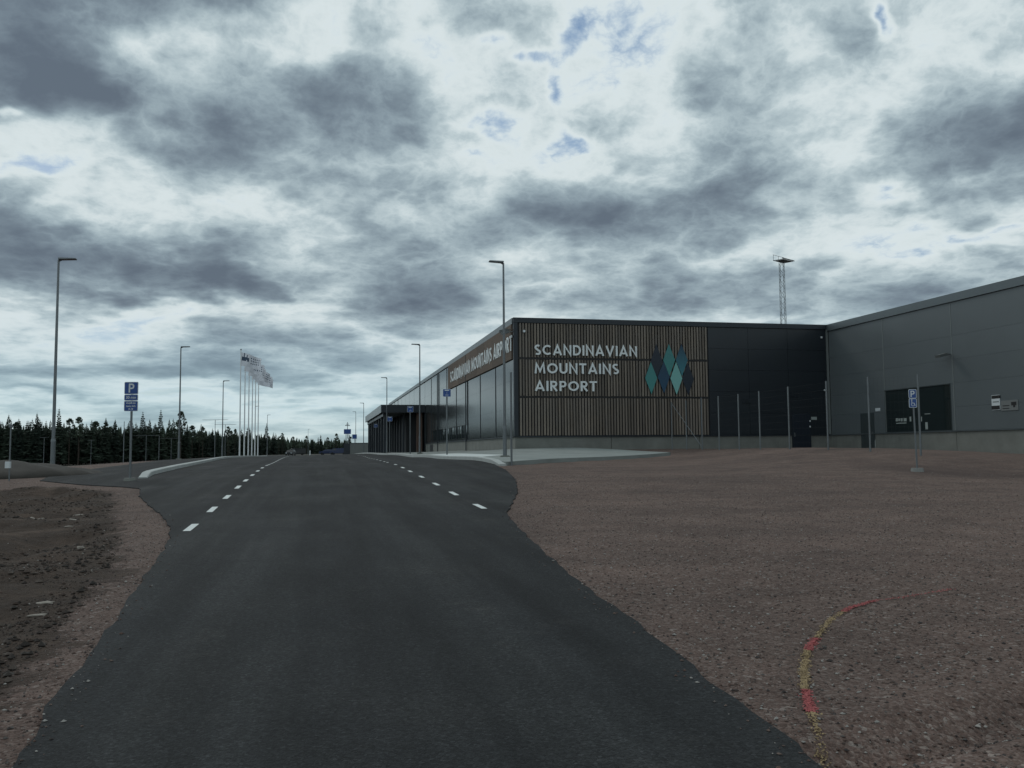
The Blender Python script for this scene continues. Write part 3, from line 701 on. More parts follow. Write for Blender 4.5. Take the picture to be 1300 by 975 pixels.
wing_patch('plaque', 1111.5, 1117.5, 518, 522, sign_white, term, .02)
ps = wing_patch('notice_board', 1259.5, 1270, 501.5, 520.5, sign_white, term, .03)
wing_patch('notice_band', 1259.5, 1270, 502, 506, black_m, ps, .034); wing_patch('notice_band', 1259.5, 1270, 515, 520, black_m, ps, .034)
wing_patch('notice_text', 1261, 1269, 509.5, 510.8, wing_joint, ps, .034)
cs = wing_patch('surveillance_sign', 1271.5, 1293, 508, 521, mat('grey_notice', (.16, .17, .17), .6), term, .03)
wing_patch('camera_symbol', 1284.5, 1291, 510, 514.5, black_m, cs, .034); wing_patch('camera_symbol', 1287, 1289.5, 514.5, 517, black_m, cs, .034); wing_patch('notice_text', 1273.5, 1282, 514.5, 515.6, black_m, cs, .034); wing_patch('notice_text', 1273.5, 1282, 518, 519, black_m, cs, .034)
# floodlights
def floodlight(loc, rz, name='floodlight'):
    bm = bmesh.new(); tube(bm, (0, 0, 0), (0, -.35, .06), .035); box(bm, -.2, .2, -.75, -.28, -.02, .12)
    o = obj(name, bm, mat('lamp_housing', (.10, .11, .11), .5), term); o.location = loc; o.rotation_euler = (0.25, 0, rz); return o
p = hit_x(1206, 449.5, BX); floodlight((BX-.01, p[1], p[2]), -math.pi/2)
floodlight((AX-.04, AY-.02, hit_y(652, 421, AY)[2]), -math.pi/2); floodlight((AX-.04, AY+.5, hit_y(652, 417, AY)[2]), -math.pi/2)
p = hit_y(664.5, 421, AY); obj('wall_lamp', B(p[0]-.07, p[0]+.07, AY-.24, AY-.095, p[2]-.07, p[2]+.07, bevel=.02), sign_white, term)
p = hit_y(1042, 428.5, AY); obj('wall_lamp', B(p[0]-.06, p[0]+.06, AY-.12, AY-.022, p[2]-.06, p[2]+.06, bevel=.015), sign_white, term)
p = hit_y(1046.5, 495.5, AY); obj('wall_lamp', B(p[0]-.06, p[0]+.06, AY-.12, AY-.022, p[2]-.06, p[2]+.06, bevel=.015), sign_white, term)
# side wall: glossy dark panels in 17 bays
fz0 = hit_x(651, 456, AX)[2]; fz1 = hit_x(651, 411.5, AX)[2]; fy1 = hit_x(570, 480, AX)[1]
zf = [ZP+.05, ZP+1.55, ZP+3.05, fz0-.06]
bay_y = [AY+.13]+[AY+5.8*i for i in range(1, 18)]
wbz0, wbz1 = hit_x(590, 555.7, AX)[2], hit_x(590, 540.3, AX)[2]; wby0, wby1 = hit_x(591.5, 548, AX)[1], hit_x(546, 552, AX)[1]
shared = {}
def panel(y0, y1, z0, z1):
    obj('cladding_panel', B(AX+random.uniform(-.003, .003), AX+.11, y0, y1, z0, z1), facade_panel, term)
for i in range(17):
    y0, y1 = bay_y[i]+.05, bay_y[i+1]-.05
    tall = y1 > fy1
    rowsz = [ZP+.05, ZP+1.75, ZP+3.45, ZP+5.15, ZR-.37] if y0 > fy1-1 else None
    if rowsz is None:
        rowsz = [ZP+.05, ZP+1.75, ZP+3.45, fz0-.05]
        if tall: panel(fy1+.03, y1, fz0-.04, ZR-.37)
    for j in range(len(rowsz)-1):
        z0, z1 = rowsz[j]+.004, rowsz[j+1]-.004
        if i in (3, 4, 5, 6) and j == 0:       # window band
            if z0 < wbz0-.04: panel(y0, y1, z0, wbz0-.03)
            if z1 > wbz1+.04: panel(y0, y1, wbz1+.03, z1)
            continue
        if yc0-.1 < y0 < yc1 and j < 2: continue
        panel(y0, y1, z0, z1)
for i in range(1, 17):
    if not (yc0-1 < bay_y[i] < yc1): obj('joint_strip', B(AX-.03, AX+.1, bay_y[i]-.045, bay_y[i]+.045, ZP+.04, (fz0-.05) if bay_y[i] < fy1 else ZR-.37), trim_dark, term)
for i in (3, 4, 5, 6):
    y0, y1 = bay_y[i]+.05, bay_y[i+1]-.05; wn_ = obj('window', B(AX+.02, AX+.1, y0, y1, wbz0, wbz1), win_glass, term)
    for q in (1, 2, 3): ym = y0+(y1-y0)*q/4; obj('mullion', B(AX-.012, AX+.019, ym-.035, ym+.035, wbz0, wbz1), trim_dark, wn_)
obj('vent_door', B(AX-.01, AX+.03, hit_x(549.5, 570, AX)[1], hit_x(546, 570, AX)[1], ZB+.55, ZP-.15), black_m, term)
# brown board fascia with the airport's name
fb0 = AY+.30; nb = 9; fl = np.linspace(fb0, fy1, nb+1)
for i in range(nb):
    for j in range(2):
        za, zb_ = fz0+(fz1-fz0)*j/2, fz0+(fz1-fz0)*(j+1)/2
        obj('timber_board', B(AX-.10, AX+.1, fl[i]+.006, fl[i+1]-.006, za+.004, zb_-.004), cladding_m, term)
tz0 = hit_x(646.7, 445.5, AX-.2)[2]; tz1 = hit_x(646.7, 426, AX-.2)[2]; ty0 = hit_x(648.3, 435, AX-.2)[1]; ty1 = hit_x(570.8, 478, AX-.2)[1]
word('SCANDINAVIAN MOUNTAINS AIRPORT', (AX-.105, ty1, tz0), (0, -1, 0), tz1-tz0, ty1-ty0, term, depth=.35)
# name on the gable
Yg = AY-.17
for txt, xa, xb, ya, yb in (('SCANDINAVIAN', 678.8, 808.8, 437.4, 450.5), ('MOUNTAINS', 678.8, 785.8, 460.6, 474), ('AIRPORT', 679.3, 758, 483.4, 496.3)):
    p0 = hit_y(xa, yb, Yg); p1 = hit_y(xb, yb, Yg); zt = hit_y(xa, ya, Yg)[2]
    word(txt, (p0[0], AY-.095, p0[2]), (1, 0, 0), zt-p0[2], p1[0]-p0[0], term)
# emblem of seven lozenges
def grad_mat(name, ctop, cbot):
    m = bpy.data.materials.new(name); m.use_nodes = True; n = NT(m.node_tree); b = n.n['Principled BSDF']
    g = n.new('ShaderNodeSeparateXYZ', inp={0: n.new('ShaderNodeTexCoord').outputs['Generated']}).outputs[2]
    n.l.new(n.mix(g, cbot, ctop), b.inputs['Base Color']); b.inputs['Roughness'].default_value = .4; return m
nv, nv2, tl, lt = (.008, .016, .030), (.008, .035, .070), (.045, .20, .20), (.16, .40, .38)
loz = [(205,100,370,nv,nv,0),(300,100,350,tl,(.05,.22,.21),2),(398,100,350,(.008,.03,.07),(.04,.20,.24),1),
       (160,240,490,(.045,.20,.20),(.05,.24,.23),3),(258,235,482,(.010,.04,.08),(.010,.06,.12),2.5),(354,240,495,lt,(.20,.45,.42),4),(447,245,497,nv,nv,.5)]
edge_m = mat('emblem_edge', (.006, .012, .02), .5)
for k, (cx_, ty, by, c1, c2, ly) in enumerate(loz):
    a = hit_y(800+cx_/6.09, 420+ty/6.09, Yg); b_ = hit_y(800+cx_/6.09, 420+by/6.09, Yg); zc = (a[2]+b_[2])/2; hhh = (a[2]-b_[2])/2; hw = .40
    bm = bmesh.new(); yf = AY-.11-.018*ly; yb_ = AY-.092
    q = [(a[0], zc+hhh), (a[0]+hw, zc), (a[0], zc-hhh), (a[0]-hw, zc)]
    f = [bm.verts.new((x_, yf, z_)) for x_, z_ in q]; g_ = [bm.verts.new((x_, yb_, z_)) for x_, z_ in q]
    bm.faces.new(f[::-1]); 
    for i in range(4): bm.faces.new((f[i], f[(i+1) % 4], g_[(i+1) % 4], g_[i])).material_index = 1
    bmesh.ops.recalc_face_normals(bm, faces=bm.faces[:])
    obj('emblem_diamond', bm, [grad_mat('emblem_%d' % k, c1, c2), edge_m], term)
for yq in (AY+5.8*3, AY+5.8*6): obj('downpipe', T((AX-.09, yq+.25, ZB+.6), (AX-.09, yq+.25, ZR-.4), .045, n=8), trim_dark, term)
for xq, zq in ((26.6, EYE+3.0), (29.9, EYE+3.4)):
    vb = bmesh.new(); box(vb, xq-.3, xq+.3, AY-.045, AY-.022, zq-.15, zq+.15)
    for q in range(4): box(vb, xq-.28, xq+.28, AY-.075, AY-.046, zq-.12+.07*q, zq-.09+.07*q)
    obj('air_vent', vb, trim_dark, term)
# entrance canopy
CX0 = 6.55; CT = EYE+5.08; CB = EYE+4.22
can = obj('canopy', B(CX0+.06, AX-.02, yc0+.06, yc1+1, CB+.02, CT-.05), mat('canopy_soffit', (.012, .016, .02), .6), term)
obj('fascia', B(CX0+.05, AX-.02, yc0-.02, yc0+.05, CB, CT), trim_dark, can); obj('fascia', B(CX0, CX0+.048, yc0-.02, yc1+1, CB+.0, CT+.003), mat('canopy_fascia_grey', (.20, .225, .235), .35, .3), can)
obj('beam', B(CX0+.3, CX0+.8, yc0+1, yc1+.8, EYE+3.85, CB+.015), trim_dark, can)
cm = B(-.16, .16, -.2, .2, 0, 1); cme = bpy.data.meshes.new('column'); cm.to_mesh(cme); cm.free(); cme.materials.append(trim_dark)
for i, yq in enumerate(np.linspace(yc0+1.2, yc1+.4, 8)):
    inst('column', cme, term, (CX0+.55, yq, .8), scale=(1, 1, EYE+3.85-.8))
obj('glass_front', B(AX-.005, AX+.11, yc0+.2, yc1, .95, CB), win_glass, term)
for i, yq in enumerate(np.linspace(yc0+.3, yc1-.2, 12)): obj('mullion', B(AX-.06, AX-.006, yq-.06, yq+.06, .95, CB), trim_dark, term)
obj('dark_entrance_box', B(AX-1.9, AX-.07, yc0+2.2, yc1-.5, .95, CB-.02), mat('dark_box_matte', (.012, .014, .017), .7), term)  # matte box added to keep the canopy area dark and hide sky reflections
for i, yq in enumerate(np.linspace(yc0+2.6, yc1-1, 9)): inst('column', cme, term, (AX-2.2, yq, .8), scale=(.6, .6, CB-.8-.03))
obj('column', B(AX-.9, AX-.3, yc0+.5, yc0+1.2, .9, CB), mat('timber_column', (.10, .06, .045), .7), term)

# ------------------------------------------------------------------ street lamps
def make_lamp(H_=8.0, arm=.62, d=1):
    root = thing('street_lamp', '', 'street lamp', group='street lamps along the road')
    bm = bmesh.new(); tube(bm, (0, 0, -.4), (0, 0, 1.2), .085, .08, 12); tube(bm, (0, 0, 1.2), (0, 0, H_), .062, .038, 12); tube(bm, (0, 0, 1.15), (0, 0, 1.25), .088, .07, 12)
    obj('pole', bm, galv, root, smooth=False)
    bm = T((0, 0, H_-.06), (.14, 0, H_+.02), .026); obj('arm', bm, galv, root)
    bm = bmesh.new(); box(bm, .0, arm, -.12, .12, H_-.005, H_+.075); 
    for v in bm.verts:
        if v.co.x > .3: v.co.z += .035; v.co.z -= (.03 if v.co.z > H_+.06 else 0)
    bmesh.ops.bevel(bm, geom=bm.edges[:], offset=.015, segments=1, affect='EDGES')
    obj('lamp_head', bm, galv, root)
    bm = B(-.19, .19, -.19, .19, -.35, .06, bevel=.03); obj('foundation', bm, concrete, root)
    return root
def base_on(px, py, d, z_off=0):
    p = at(px, py, d); return (p[0], p[1], p[2])
lamp0 = make_lamp()
lamps = [  # px,py of base, top y, distance, side, label
 (66.5,600,330,33,'L','nearest street lamp on the left, standing on the verge left of the blue parking sign'),
 (227,583,441,63,'L','left-hand street lamp between the blue parking sign and the flagpoles, second from the left edge'),
 (282,581,484,92,'L','left-hand street lamp just left of the row of flagpoles'),
 (323.6,577.5,516,148,'L','distant left-hand street lamp standing among the flagpoles'),
 (339,577.5,527,180,'L','small left-hand street lamp just right of the flagpoles, before a tall spruce'),
 (391,577,545,285,'L','farthest street lamp on the left, above the low middle of the treeline'),
 (641,580,334,37,'R','nearest street lamp on the right, in front of the corner of the terminal'),
 (533,575.5,438,65.7,'R','right-hand street lamp before the near end of the entrance canopy'),
 (491,575.5,480,94.7,'R','right-hand street lamp before the far half of the entrance canopy'),
 (461.5,576,512,140,'R','right-hand street lamp at the far tip of the entrance canopy'),
 (451.5,576,523,168,'R','right-hand street lamp left of the canopy tip, behind a blue square sign'),
 (469.5,576,533,200,'R','distant street lamp seen under the far end of the canopy'),
]
for i, (px, py, ty, d, sd_, lab) in enumerate(lamps):
    p = at(px, py, d); H_ = at(px, ty, d)[2]-p[2]; rz = 0 if sd_ == 'L' else math.pi; sc = H_/8.0
    o = lamp0 if i == 0 else dup(lamp0, p, rz)
    o.location = tuple(p); o.rotation_euler = (0, 0, rz); o.scale = (1, 1, sc); o['label'] = lab
# car-park lamps with two arms
def make_twin():
    root = thing('twin_street_lamp', '', 'street lamp', group='two-armed car park lamps before the forest')
    obj('pole', T((0, 0, -1), (0, 0, 1), .07, .045, 8), galv, root)
    obj('arm', T((-1, 0, 1.0), (1, 0, 1.0), .03, n=6), galv, root)
    for s in (-1, 1): bm = bmesh.new(); box(bm, s*1.0-.17, s*1.0+.17, -.14, .14, .99, 1.0+.02); obj('lamp_head', bm, galv, root)
    return root
tw0 = None
tw = [(55,594,555.5,200,51,60,'two-armed car park lamp before the forest at the left, right of the thin marker post'),
 (115,592,559,230,112,119,'two-armed car park lamp before the forest between nearest lamp and parking sign'),
 (185,586,553,200,171,201,'two-armed car park lamp just right of the blue parking sign'),
 (217,585,556.5,220,204,229,'two-armed car park lamp left of the second left-hand street lamp'),
 (272.5,581,533,150,258,288,'taller two-armed car park lamp left of the third street lamp'),
 (285.5,580.5,539,168,273,298,'two-armed car park lamp whose arms cross behind the third street lamp')]
for px, py, ty, d, xa, xb, lab in tw:
    p = at(px, py, d); H_ = at(px, ty, d)[2]-p[2]; hw = (xb-xa)/2*d/FPX
    if tw0 is None: tw0 = make_twin(); o = tw0
    else: o = dup(tw0, p)
    o.location = tuple(p); o.rotation_euler = (0, 0, -YAW); o.scale = (1, 1, 1); o['label'] = lab
    for c_ in o.children:
        if c_.name.startswith('pole'): c_.scale = (1, 1, H_)
        elif c_.name.startswith('arm'): c_.scale = (hw, 1, 1); c_.location = (0, 0, H_-1)
        else:
            s = 1 if sum(v.co.x for v in c_.data.vertices) > 0 else -1
            c_.location = (s*(hw-1), 0, H_-1)
for px, ty, by, d, lab in ((156.5,535,588,140,'thin bare mast standing left of the blue parking sign, before the forest'),(201.5,553,585,190,'thin bare post right of the parking sign, at the tip of a lamp arm')):
    p = at(px, by, d); H_ = at(px, ty, d)[2]-p[2]
    tag(obj('mast', T((0, 0, -1), (0, 0, H_), .07, .05), galv), lab, 'mast'); bpy.data.objects[-1] if False else None
    o = [q for q in COL.objects if q.name.startswith('mast')][-1]; o.location = tuple(p)
# marker post far left
p = at(11.5, 612, 27); mk = thing('marker_post', 'thin grey post with two small boxes at the left edge beside a dark mound', 'post', p)
H_ = at(12.5, 541, 27)[2]-p[2]
obj('pole', T((0, 0, -.3), (0, 0, H_), .022), galv, mk); obj('box', B(-.05, .05, -.04, .04, H_-.04, H_+.05), galv, mk); obj('box', B(-.11, .02, -.07, .07, .42, .62), sign_white, mk)
# mound
bm = bmesh.new(); bmesh.ops.create_icosphere(bm, subdivisions=5, radius=1)
for v in bm.verts:
    x_, y_, z_ = v.co; v.co *= random.uniform(.97, 1.03); nn = .25*math.sin(x_*5+1)*math.cos(y_*4)+.12*math.sin(x_*13+y_*9); v.co = Vector((x_*3.6*(1+.15*nn), y_*2.4, z_*.55*(1+nn*.5)))
md = obj('earth_mound', bm, mat('dark_earth', (.030, .026, .022), .95, var=.4, vscale=2, bump=.5, bscale=6), smooth=True); q = at(-8, 604, 30); md.location = (q[0], q[1], q[2]-.12)
tag(md, 'low dark heap of earth at the far left edge behind the marker post', 'mound')

# ------------------------------------------------------------------ text for small plates
def plate_text(txt, size, parent, loc, m, rot=(math.pi/2, 0, 0), name='sign_text', bold=.0):
    cu = bpy.data.curves.new(name, 'FONT'); cu.body = txt; cu.size = size; cu.align_x = 'CENTER'; cu.align_y = 'CENTER'; cu.extrude = .0015; cu.offset = bold
    tmp = bpy.data.objects.new(name, cu); COL.objects.link(tmp)
    dg = bpy.context.evaluated_depsgraph_get(); me = bpy.data.meshes.new_from_object(tmp.evaluated_get(dg)); bpy.data.objects.remove(tmp); bpy.data.curves.remove(cu)
    me.materials.clear(); me.materials.append(m); o = link(bpy.data.objects.new(name, me)); o.parent = parent; o.location = loc; o.rotation_euler = rot; return o
def rplate(w_, h, t=.012, r=.03):
    bm = bmesh.new(); pts = []
    for cx_, cz_, a0 in ((w_/2-r, h/2-r, 0), (-w_/2+r, h/2-r, 90), (-w_/2+r, -h/2+r, 180), (w_/2-r, -h/2+r, 270)):
        for i in range(4): a = math.radians(a0+30*i); pts.append((cx_+r*math.cos(a), cz_+r*math.sin(a)))
    f = [bm.verts.new((x_, -t, z_)) for x_, z_ in pts]; g_ = [bm.verts.new((x_, 0, z_)) for x_, z_ in pts]
    bm.faces.new(f); bm.faces.new(g_[::-1]); n_ = len(pts)
    for i in range(n_): bm.faces.new((f[i], g_[i], g_[(i+1) % n_], f[(i+1) % n_]))
    bmesh.ops.recalc_face_normals(bm, faces=bm.faces[:]); return bm
def plate(parent, w_, h, zc, name='sign_plate', x=0, y=-.04):
    a = obj(name, rplate(w_, h), sign_white, parent); a.location = (x, y, zc)
    b_ = obj('blue_face', rplate(w_-.03, h-.03, .003, .02), sign_blue, a); b_.location = (0, -.0125, 0); return a
def letterP(parent, h, x, z, y=-.018):
    me = letter_mesh('P'); o = link(bpy.data.objects.new('letter', me)); o.parent = parent; me2 = me.copy(); me2.materials.clear(); me2.materials.append(sign_white); o.data = me2
    o.matrix_local = Matrix(((h, 0, 0, x-.31*h), (0, 0, -.03, y), (0, h, 0, z-h/2), (0, 0, 0, 1))); return o
# left parking sign
d_ = 25.; p = at(165, 609, d_); pk = thing('parking_sign', 'blue parking sign with P and two text plates, left of the road', 'sign', p, -YAW+.0)
S_ = d_/FPX; zt = (609-485.2)*S_
obj('pole', T((0, 0, -.05), (0, 0, zt-.02), .032, n=10), galv, pk)
obj('foot', T((0, 0, -.05), (0, 0, .05), .17, .15, 16), concrete, pk)
wpl = 17.6*S_
P1 = plate(pk, wpl, 15.8*S_, zt-7.9*S_); letterP(P1, 11.5*S_, .01, 0)
P2 = plate(pk, wpl, 7.9*S_, zt-20.0*S_); plate_text('30 min', .105, P2, (0, -.017, 0), sign_white, bold=.002)
P3 = plate(pk, wpl, 13.2*S_, zt-30.8*S_)
for i, (tx, sz_) in enumerate((('Avgift av', .078), ('taxa m/s', .078), ('8-18', .07))): plate_text(tx, sz_, P3, (0, -.017, .085-.085*i), sign_white, bold=.0015)
# disabled parking sign on the gravel
d_ = 26.5; p = at(1164.5, 598, d_); S_ = d_/FPX; dk = thing('disabled_parking_sign', 'narrow blue P and wheelchair sign in a concrete foot on the gravel', 'sign', p, -YAW-.25)
dk.rotation_euler = (0, 0, -YAW-.25); zt = (598-494.5)*S_
obj('pole', T((0, 0, -.02), (-.035, 0, zt), .026, n=10), galv, dk)
obj('foot', T((0, 0, -.08), (0, 0, .09), .20, .17, 16), mat('pale_foot', (.22, .22, .21), .8), dk)
P1 = plate(dk, 9.3*S_, 11.6*S_, zt-5.8*S_, x=-.05); letterP(P1, 8*S_, .0, 0)
P2 = plate(dk, 9.3*S_, 11.6*S_, zt-17.6*S_, x=-.05)
bm = bmesh.new(); ribbon(bm, arc(.0, -.03, .045, 60, 330, 12), .014, 0, .002); ribbon(bm, [(-.03, .085), (-.03, .01), (.03, .01), (.06, -.07)], .018, 0, .0025)
bmesh.ops.create_circle(bm, cap_ends=True, segments=10, radius=.018, matrix=Matrix.Translation((-.03, .105, .002)))
o = obj('wheelchair_symbol', bm, sign_white, P2); o.rotation_euler = (math.pi/2, 0, 0); o.location = (0, -.0165, -.01); o.scale = (1, 1, 1)
# blue plates along the pavement
bus = [(567.5,577.5,493.8,50,10.2,'blue square sign on a pole by the kerb, nearest, before the side wall'),
 (520.8,575.5,515.8,67,7.6,'blue square sign on a pole, second of the row, before the canopy columns'),
 (494.8,575.5,529,86,6.2,'blue square sign on a pole, third of the row, beside the lamp under the canopy'),
 (477,575.5,538.3,106,4.6,'blue square sign on a pole, fourth, below the far end of the canopy'),
 (450,576,551.5,158,5.8,'blue square sign on a pole above the low wall, farthest of the row')]
for i, (px, by, ty, d, wp, lab) in enumerate(bus):
    S_ = d/FPX; p = at(px, by, d); zt = (by-ty)*S_; o = thing('bus_sign', lab, 'sign', p, -.06, group='blue signs along the terminal pavement')
    obj('pole', T((0, 0, -.2), (0, 0, zt-.05), .04 if i else .045), galv, o); a = plate(o, wp*S_, wp*S_*.98, zt-wp*S_/2)
    if i < 4:
        u = wp*S_; bm = bmesh.new(); box(bm, -.28*u, .28*u, 0, .002, .26*u, .38*u); obj('sign_text', bm, sign_white, a).location = (0, -.0175, 0)
        plate_text('1', .30*u, a, (0, -.0175, .0), sign_white); 
        bm = bmesh.new(); box(bm, -.2*u, .2*u, 0, .002, -.30*u, -.24*u); obj('sign_text', bm, sign_white, a).location = (0, -.0175, 0)

# ------------------------------------------------------------------ chain of fence posts on the gravel
fence = thing('fence', 'row of bare steel fence posts with fine wire mesh on the gravel before the wing', 'fence')
fp = [(853.5,569.5,510.6,52.4),(872,569.5,508.5,50.2),(891.8,569.2,504.8,48.4),(913.4,569.4,502.8,46.3),(938.8,569.7,500.3,44.1),(965.4,569.9,496.5,42.0),(1002.6,570.2,490.8,39.4),(1051.6,571,483.8,36.3),(1105,572.8,478.5,33.7),(1169,574.5,474.8,30.9)]
tops = []
for px, by, ty, d in fp:
    p = at(px, by, d); g_ = gz(p[0], p[1])-.12; q = at(px, ty, d); tops.append((p[0], p[1], p[2], q[2]))
    obj('post', T((p[0], p[1], g_), (p[0], p[1], q[2]), .036, n=8), galv, fence)
a, b_ = tops[0], tops[2]; obj('brace', T((a[0], a[1], a[3]-.05), (b_[0]-.05, b_[1], b_[2]+.1), .018), galv, fence)
bm = bmesh.new()
for a, b_ in zip(tops[:-1], tops[1:]):
    for k in range(12):
        u = (k+.5)/12; x_ = a[0]+(b_[0]-a[0])*u; y_ = a[1]+(b_[1]-a[1])*u; z0 = a[2]+(b_[2]-a[2])*u; z1 = a[3]+(b_[3]-a[3])*u
        tube(bm, (x_, y_, z0), (x_, y_, z1-.05), .0011, n=3, cap=False)
    for k in range(9):
        u = (k+1)/9.2; tube(bm, (a[0], a[1], a[2]+(a[3]-a[2])*u), (b_[0], b_[1], b_[2]+(b_[3]-b_[2])*u), .0012, n=3, cap=False)
o = obj('wire_mesh', bm, wire_m, fence, kind='stuff')
p = at(649.5, 593, 33); H_ = at(649, 472.5, 33)[2]-p[2]
o = thing('steel_post', 'single tall bare steel post at the front corner of the pavement', 'post', p); obj('pole', T((0, 0, -.2), (0, 0, H_), .04), galv, o); obj('collar', T((0, 0, -.1), (0, 0, .12), .055), galv, o)

# ------------------------------------------------------------------ flagpoles and flags
def flag_mesh(seed, L_=2.6, Hh=1.5):
    r_ = random.Random(seed); ph = r_.random()*6; bm = bmesh.new(); nu, nv_ = 22, 10; G = []
    for i in range(nu+1):
        u = i/nu; row = []
        for j in range(nv_+1):
            v = j/nv_; sag = -.42*u**1.3-.25*u*u*(1-v); wave = .22*math.sin(u*9+ph+v*1.6)*u**.6+.08*math.sin(u*21+ph*2-v*3)*u
            row.append(bm.verts.new((.06+u*L_*(.86), wave, -v*Hh*(1-.06*u)+sag*.8+.05*math.sin(u*7+ph)*u)))
        G.append(row)
    for i in range(nu):
        for j in range(nv_):
            f = bm.faces.new((G[i][j], G[i+1][j], G[i+1][j+1], G[i][j+1])); u, v = (i+.5)/nu, (j+.5)/nv_
            dark = False
            for c_, cv in ((.16, .30), (.30, .30), (.09, .45), (.23, .45), (.37, .45)):
                if abs(u-c_)/.05+abs(v-cv)/.26 < 1: dark = True
            if .50 < u < .92 and (.22 < v < .32 or .42 < v < .52 or .62 < v < .72) and i % 2: dark = True
            f.material_index = 1 if dark else 0; f.smooth = True
    return bm
flag_print = mat('flag_dark_print', (.05, .08, .13), .8)
fpos = [(304,581,444.4,99),(309.8,580.5,452.5,104.5),(315,580.2,459,110),(319.5,579.8,464.5,115.5),(323.4,579.5,469,121),(327.2,579.2,473,126.5)]
ords = ['at the left end of the row', 'second from the left', 'third from the left', 'fourth from the left', 'fifth from the left', 'at the right end of the row']
for i, (px, by, ty, d) in enumerate(fpos):
    p = at(px, by, d); H_ = at(px+1.5, ty, d)[2]-p[2]
    fpo = thing('flagpole', 'white flagpole, '+ords[i], 'flagpole', p, 0, 'white flagpoles by the road')
    obj('pole', T((0, 0, -.3), (0, 0, H_), .085, .05, 10), paint_white, fpo); bm = bmesh.new(); bmesh.ops.create_icosphere(bm, subdivisions=2, radius=.09); k_ = obj('finial', bm, galv, fpo); k_.location = (0, 0, H_+.06)
    fl_ = obj('flag', flag_mesh(i*3+1), [flag_m, flag_print]); fl_.location = (p[0], p[1], p[2]+H_-.25); fl_.rotation_euler = (0, .10+.04*random.random(), .32*math.sin(i*2.1)+.02)
    tag(fl_, 'white printed flag on the flagpole '+ords[i], 'flag', 'white flags on the flagpoles')

# ------------------------------------------------------------------ tall lattice light mast behind the terminal
d_ = 130.; p = at(996.5, 470, d_); zt = at(993.6, 333, d_)[2]
ms = thing('light_mast', 'tall steel lattice floodlight mast rising behind the terminal roof', 'mast', (p[0], p[1], 1.0), -YAW)
bm = bmesh.new(); wb, wt_ = .40, .30; Hm = zt-1.0
cor = [(-1, -1), (1, -1), (1, 1), (-1, 1)]
for a, b_ in cor: tube(bm, (a*wb, b_*wb, 0), (a*wt_, b_*wt_, Hm), .032, .03, 6)
nz = 34
for k in range(nz):
    z0, z1 = Hm*k/nz, Hm*(k+1)/nz; s0 = wb+(wt_-wb)*k/nz; s1 = wb+(wt_-wb)*(k+1)/nz
    for q in range(4):
        a, b_ = cor[q], cor[(q+1) % 4]
        if k % 2: a, b_ = b_, a
        tube(bm, (a[0]*s0, a[1]*s0, z0), (b_[0]*s1, b_[1]*s1, z1), .026, n=4, cap=False)
obj('lattice', bm, galv, ms)
obj('collar', B(-.42, .42, -.42, .42, Hm*.535, Hm*.545), galv, ms)
bm = bmesh.new(); 
for yy in (-1.0, .5): tube(bm, (-1.5, yy, .15), (1.5, yy+.0, .15), .045)
for xx in (-1.4, 0, 1.4): tube(bm, (xx, -1.0, .15), (xx, .5, .15), .04)
for xx in (-1.4, 0, 1.4):
    tube(bm, (xx, .5, .15), (xx, .5, 1.0), .03)
tube(bm, (-1.5, .5, 1.0), (1.5, .5, 1.0), .03); box(bm, -1.2, 1.2, -.9, .4, .1, .14)
o = obj('platform', bm, galv, ms); o.location = (0, 0, Hm); o.rotation_euler = (0, 0, .75)
for k in range(6):
    bm = B(-.2, .2, -.28, .1, -.07, .07, bevel=.02); f = obj('floodlight', bm, black_m, ms); a = -1.25+k*.5
    f.location = (a*math.cos(.75)+1.05*math.sin(.75), a*math.sin(.75)-1.05*math.cos(.75), Hm+.28); f.rotation_euler = (.4, 0, .75)

# ------------------------------------------------------------------ far end: low wall, sensor mast, vehicles
pa = at(444.5, 576, 165); pb = at(484, 576, 165); zt = at(460, 562.8, 165)[2]
lw = thing('low_wall', 'low pale grey block wall at the end of the road, left of the canopy', 'wall', (pa[0], pa[1], pa[2]-1))
rr = math.atan2(pb[1]-pa[1], pb[0]-pa[0]); lw.rotation_euler = (0, 0, rr); Lw = math.dist(pa[:2], pb[:2]); hw_ = zt-pa[2]+1
obj('wall', B(0, Lw, 0, .3, 0, hw_), mat('pale_wall', (.17, .18, .175), .8, var=.08, vscale=.5), lw)
obj('coping', B(-.05, Lw, -.06, .36, hw_, hw_+.12), cap_grey, lw)
obj('pillar', B(-1.2, -.02, .05, .4, 0, hw_), trim_dark, lw)
d_ = 172; p = at(441, 570, d_); S_ = d_/FPX; sm = thing('sensor_mast', 'slim mast with cross arms and a blue box above the low wall', 'mast', p, -YAW)
Hh = (570-536)*S_
bm = bmesh.new()
for a, b_ in cor: tube(bm, (a*.30, b_*.30, -1), (a*.26, b_*.26, (570-545)*S_), .035, n=4)
tube(bm, (0, 0, 2), (0, 0, Hh), .06); obj('pole', bm, galv, sm)
obj('blue_box', B(-4.2*S_, 4.2*S_, -.3, .3, (570-551)*S_, (570-545)*S_), sign_blue, sm)
bm = bmesh.new(); tube(bm, (-3*S_, 0, (570-540.2)*S_), (3*S_, 0, (570-540.2)*S_), .07); tube(bm, (-2*S_, 0, (570-538.5)*S_), (2*S_, 0, (570-538.5)*S_), .05); obj('cross_arm', bm, galv, sm)
obj('instrument', B(3*S_, 5.2*S_, -.2, .2, (570-557)*S_, (570-554.5)*S_), black_m, sm)

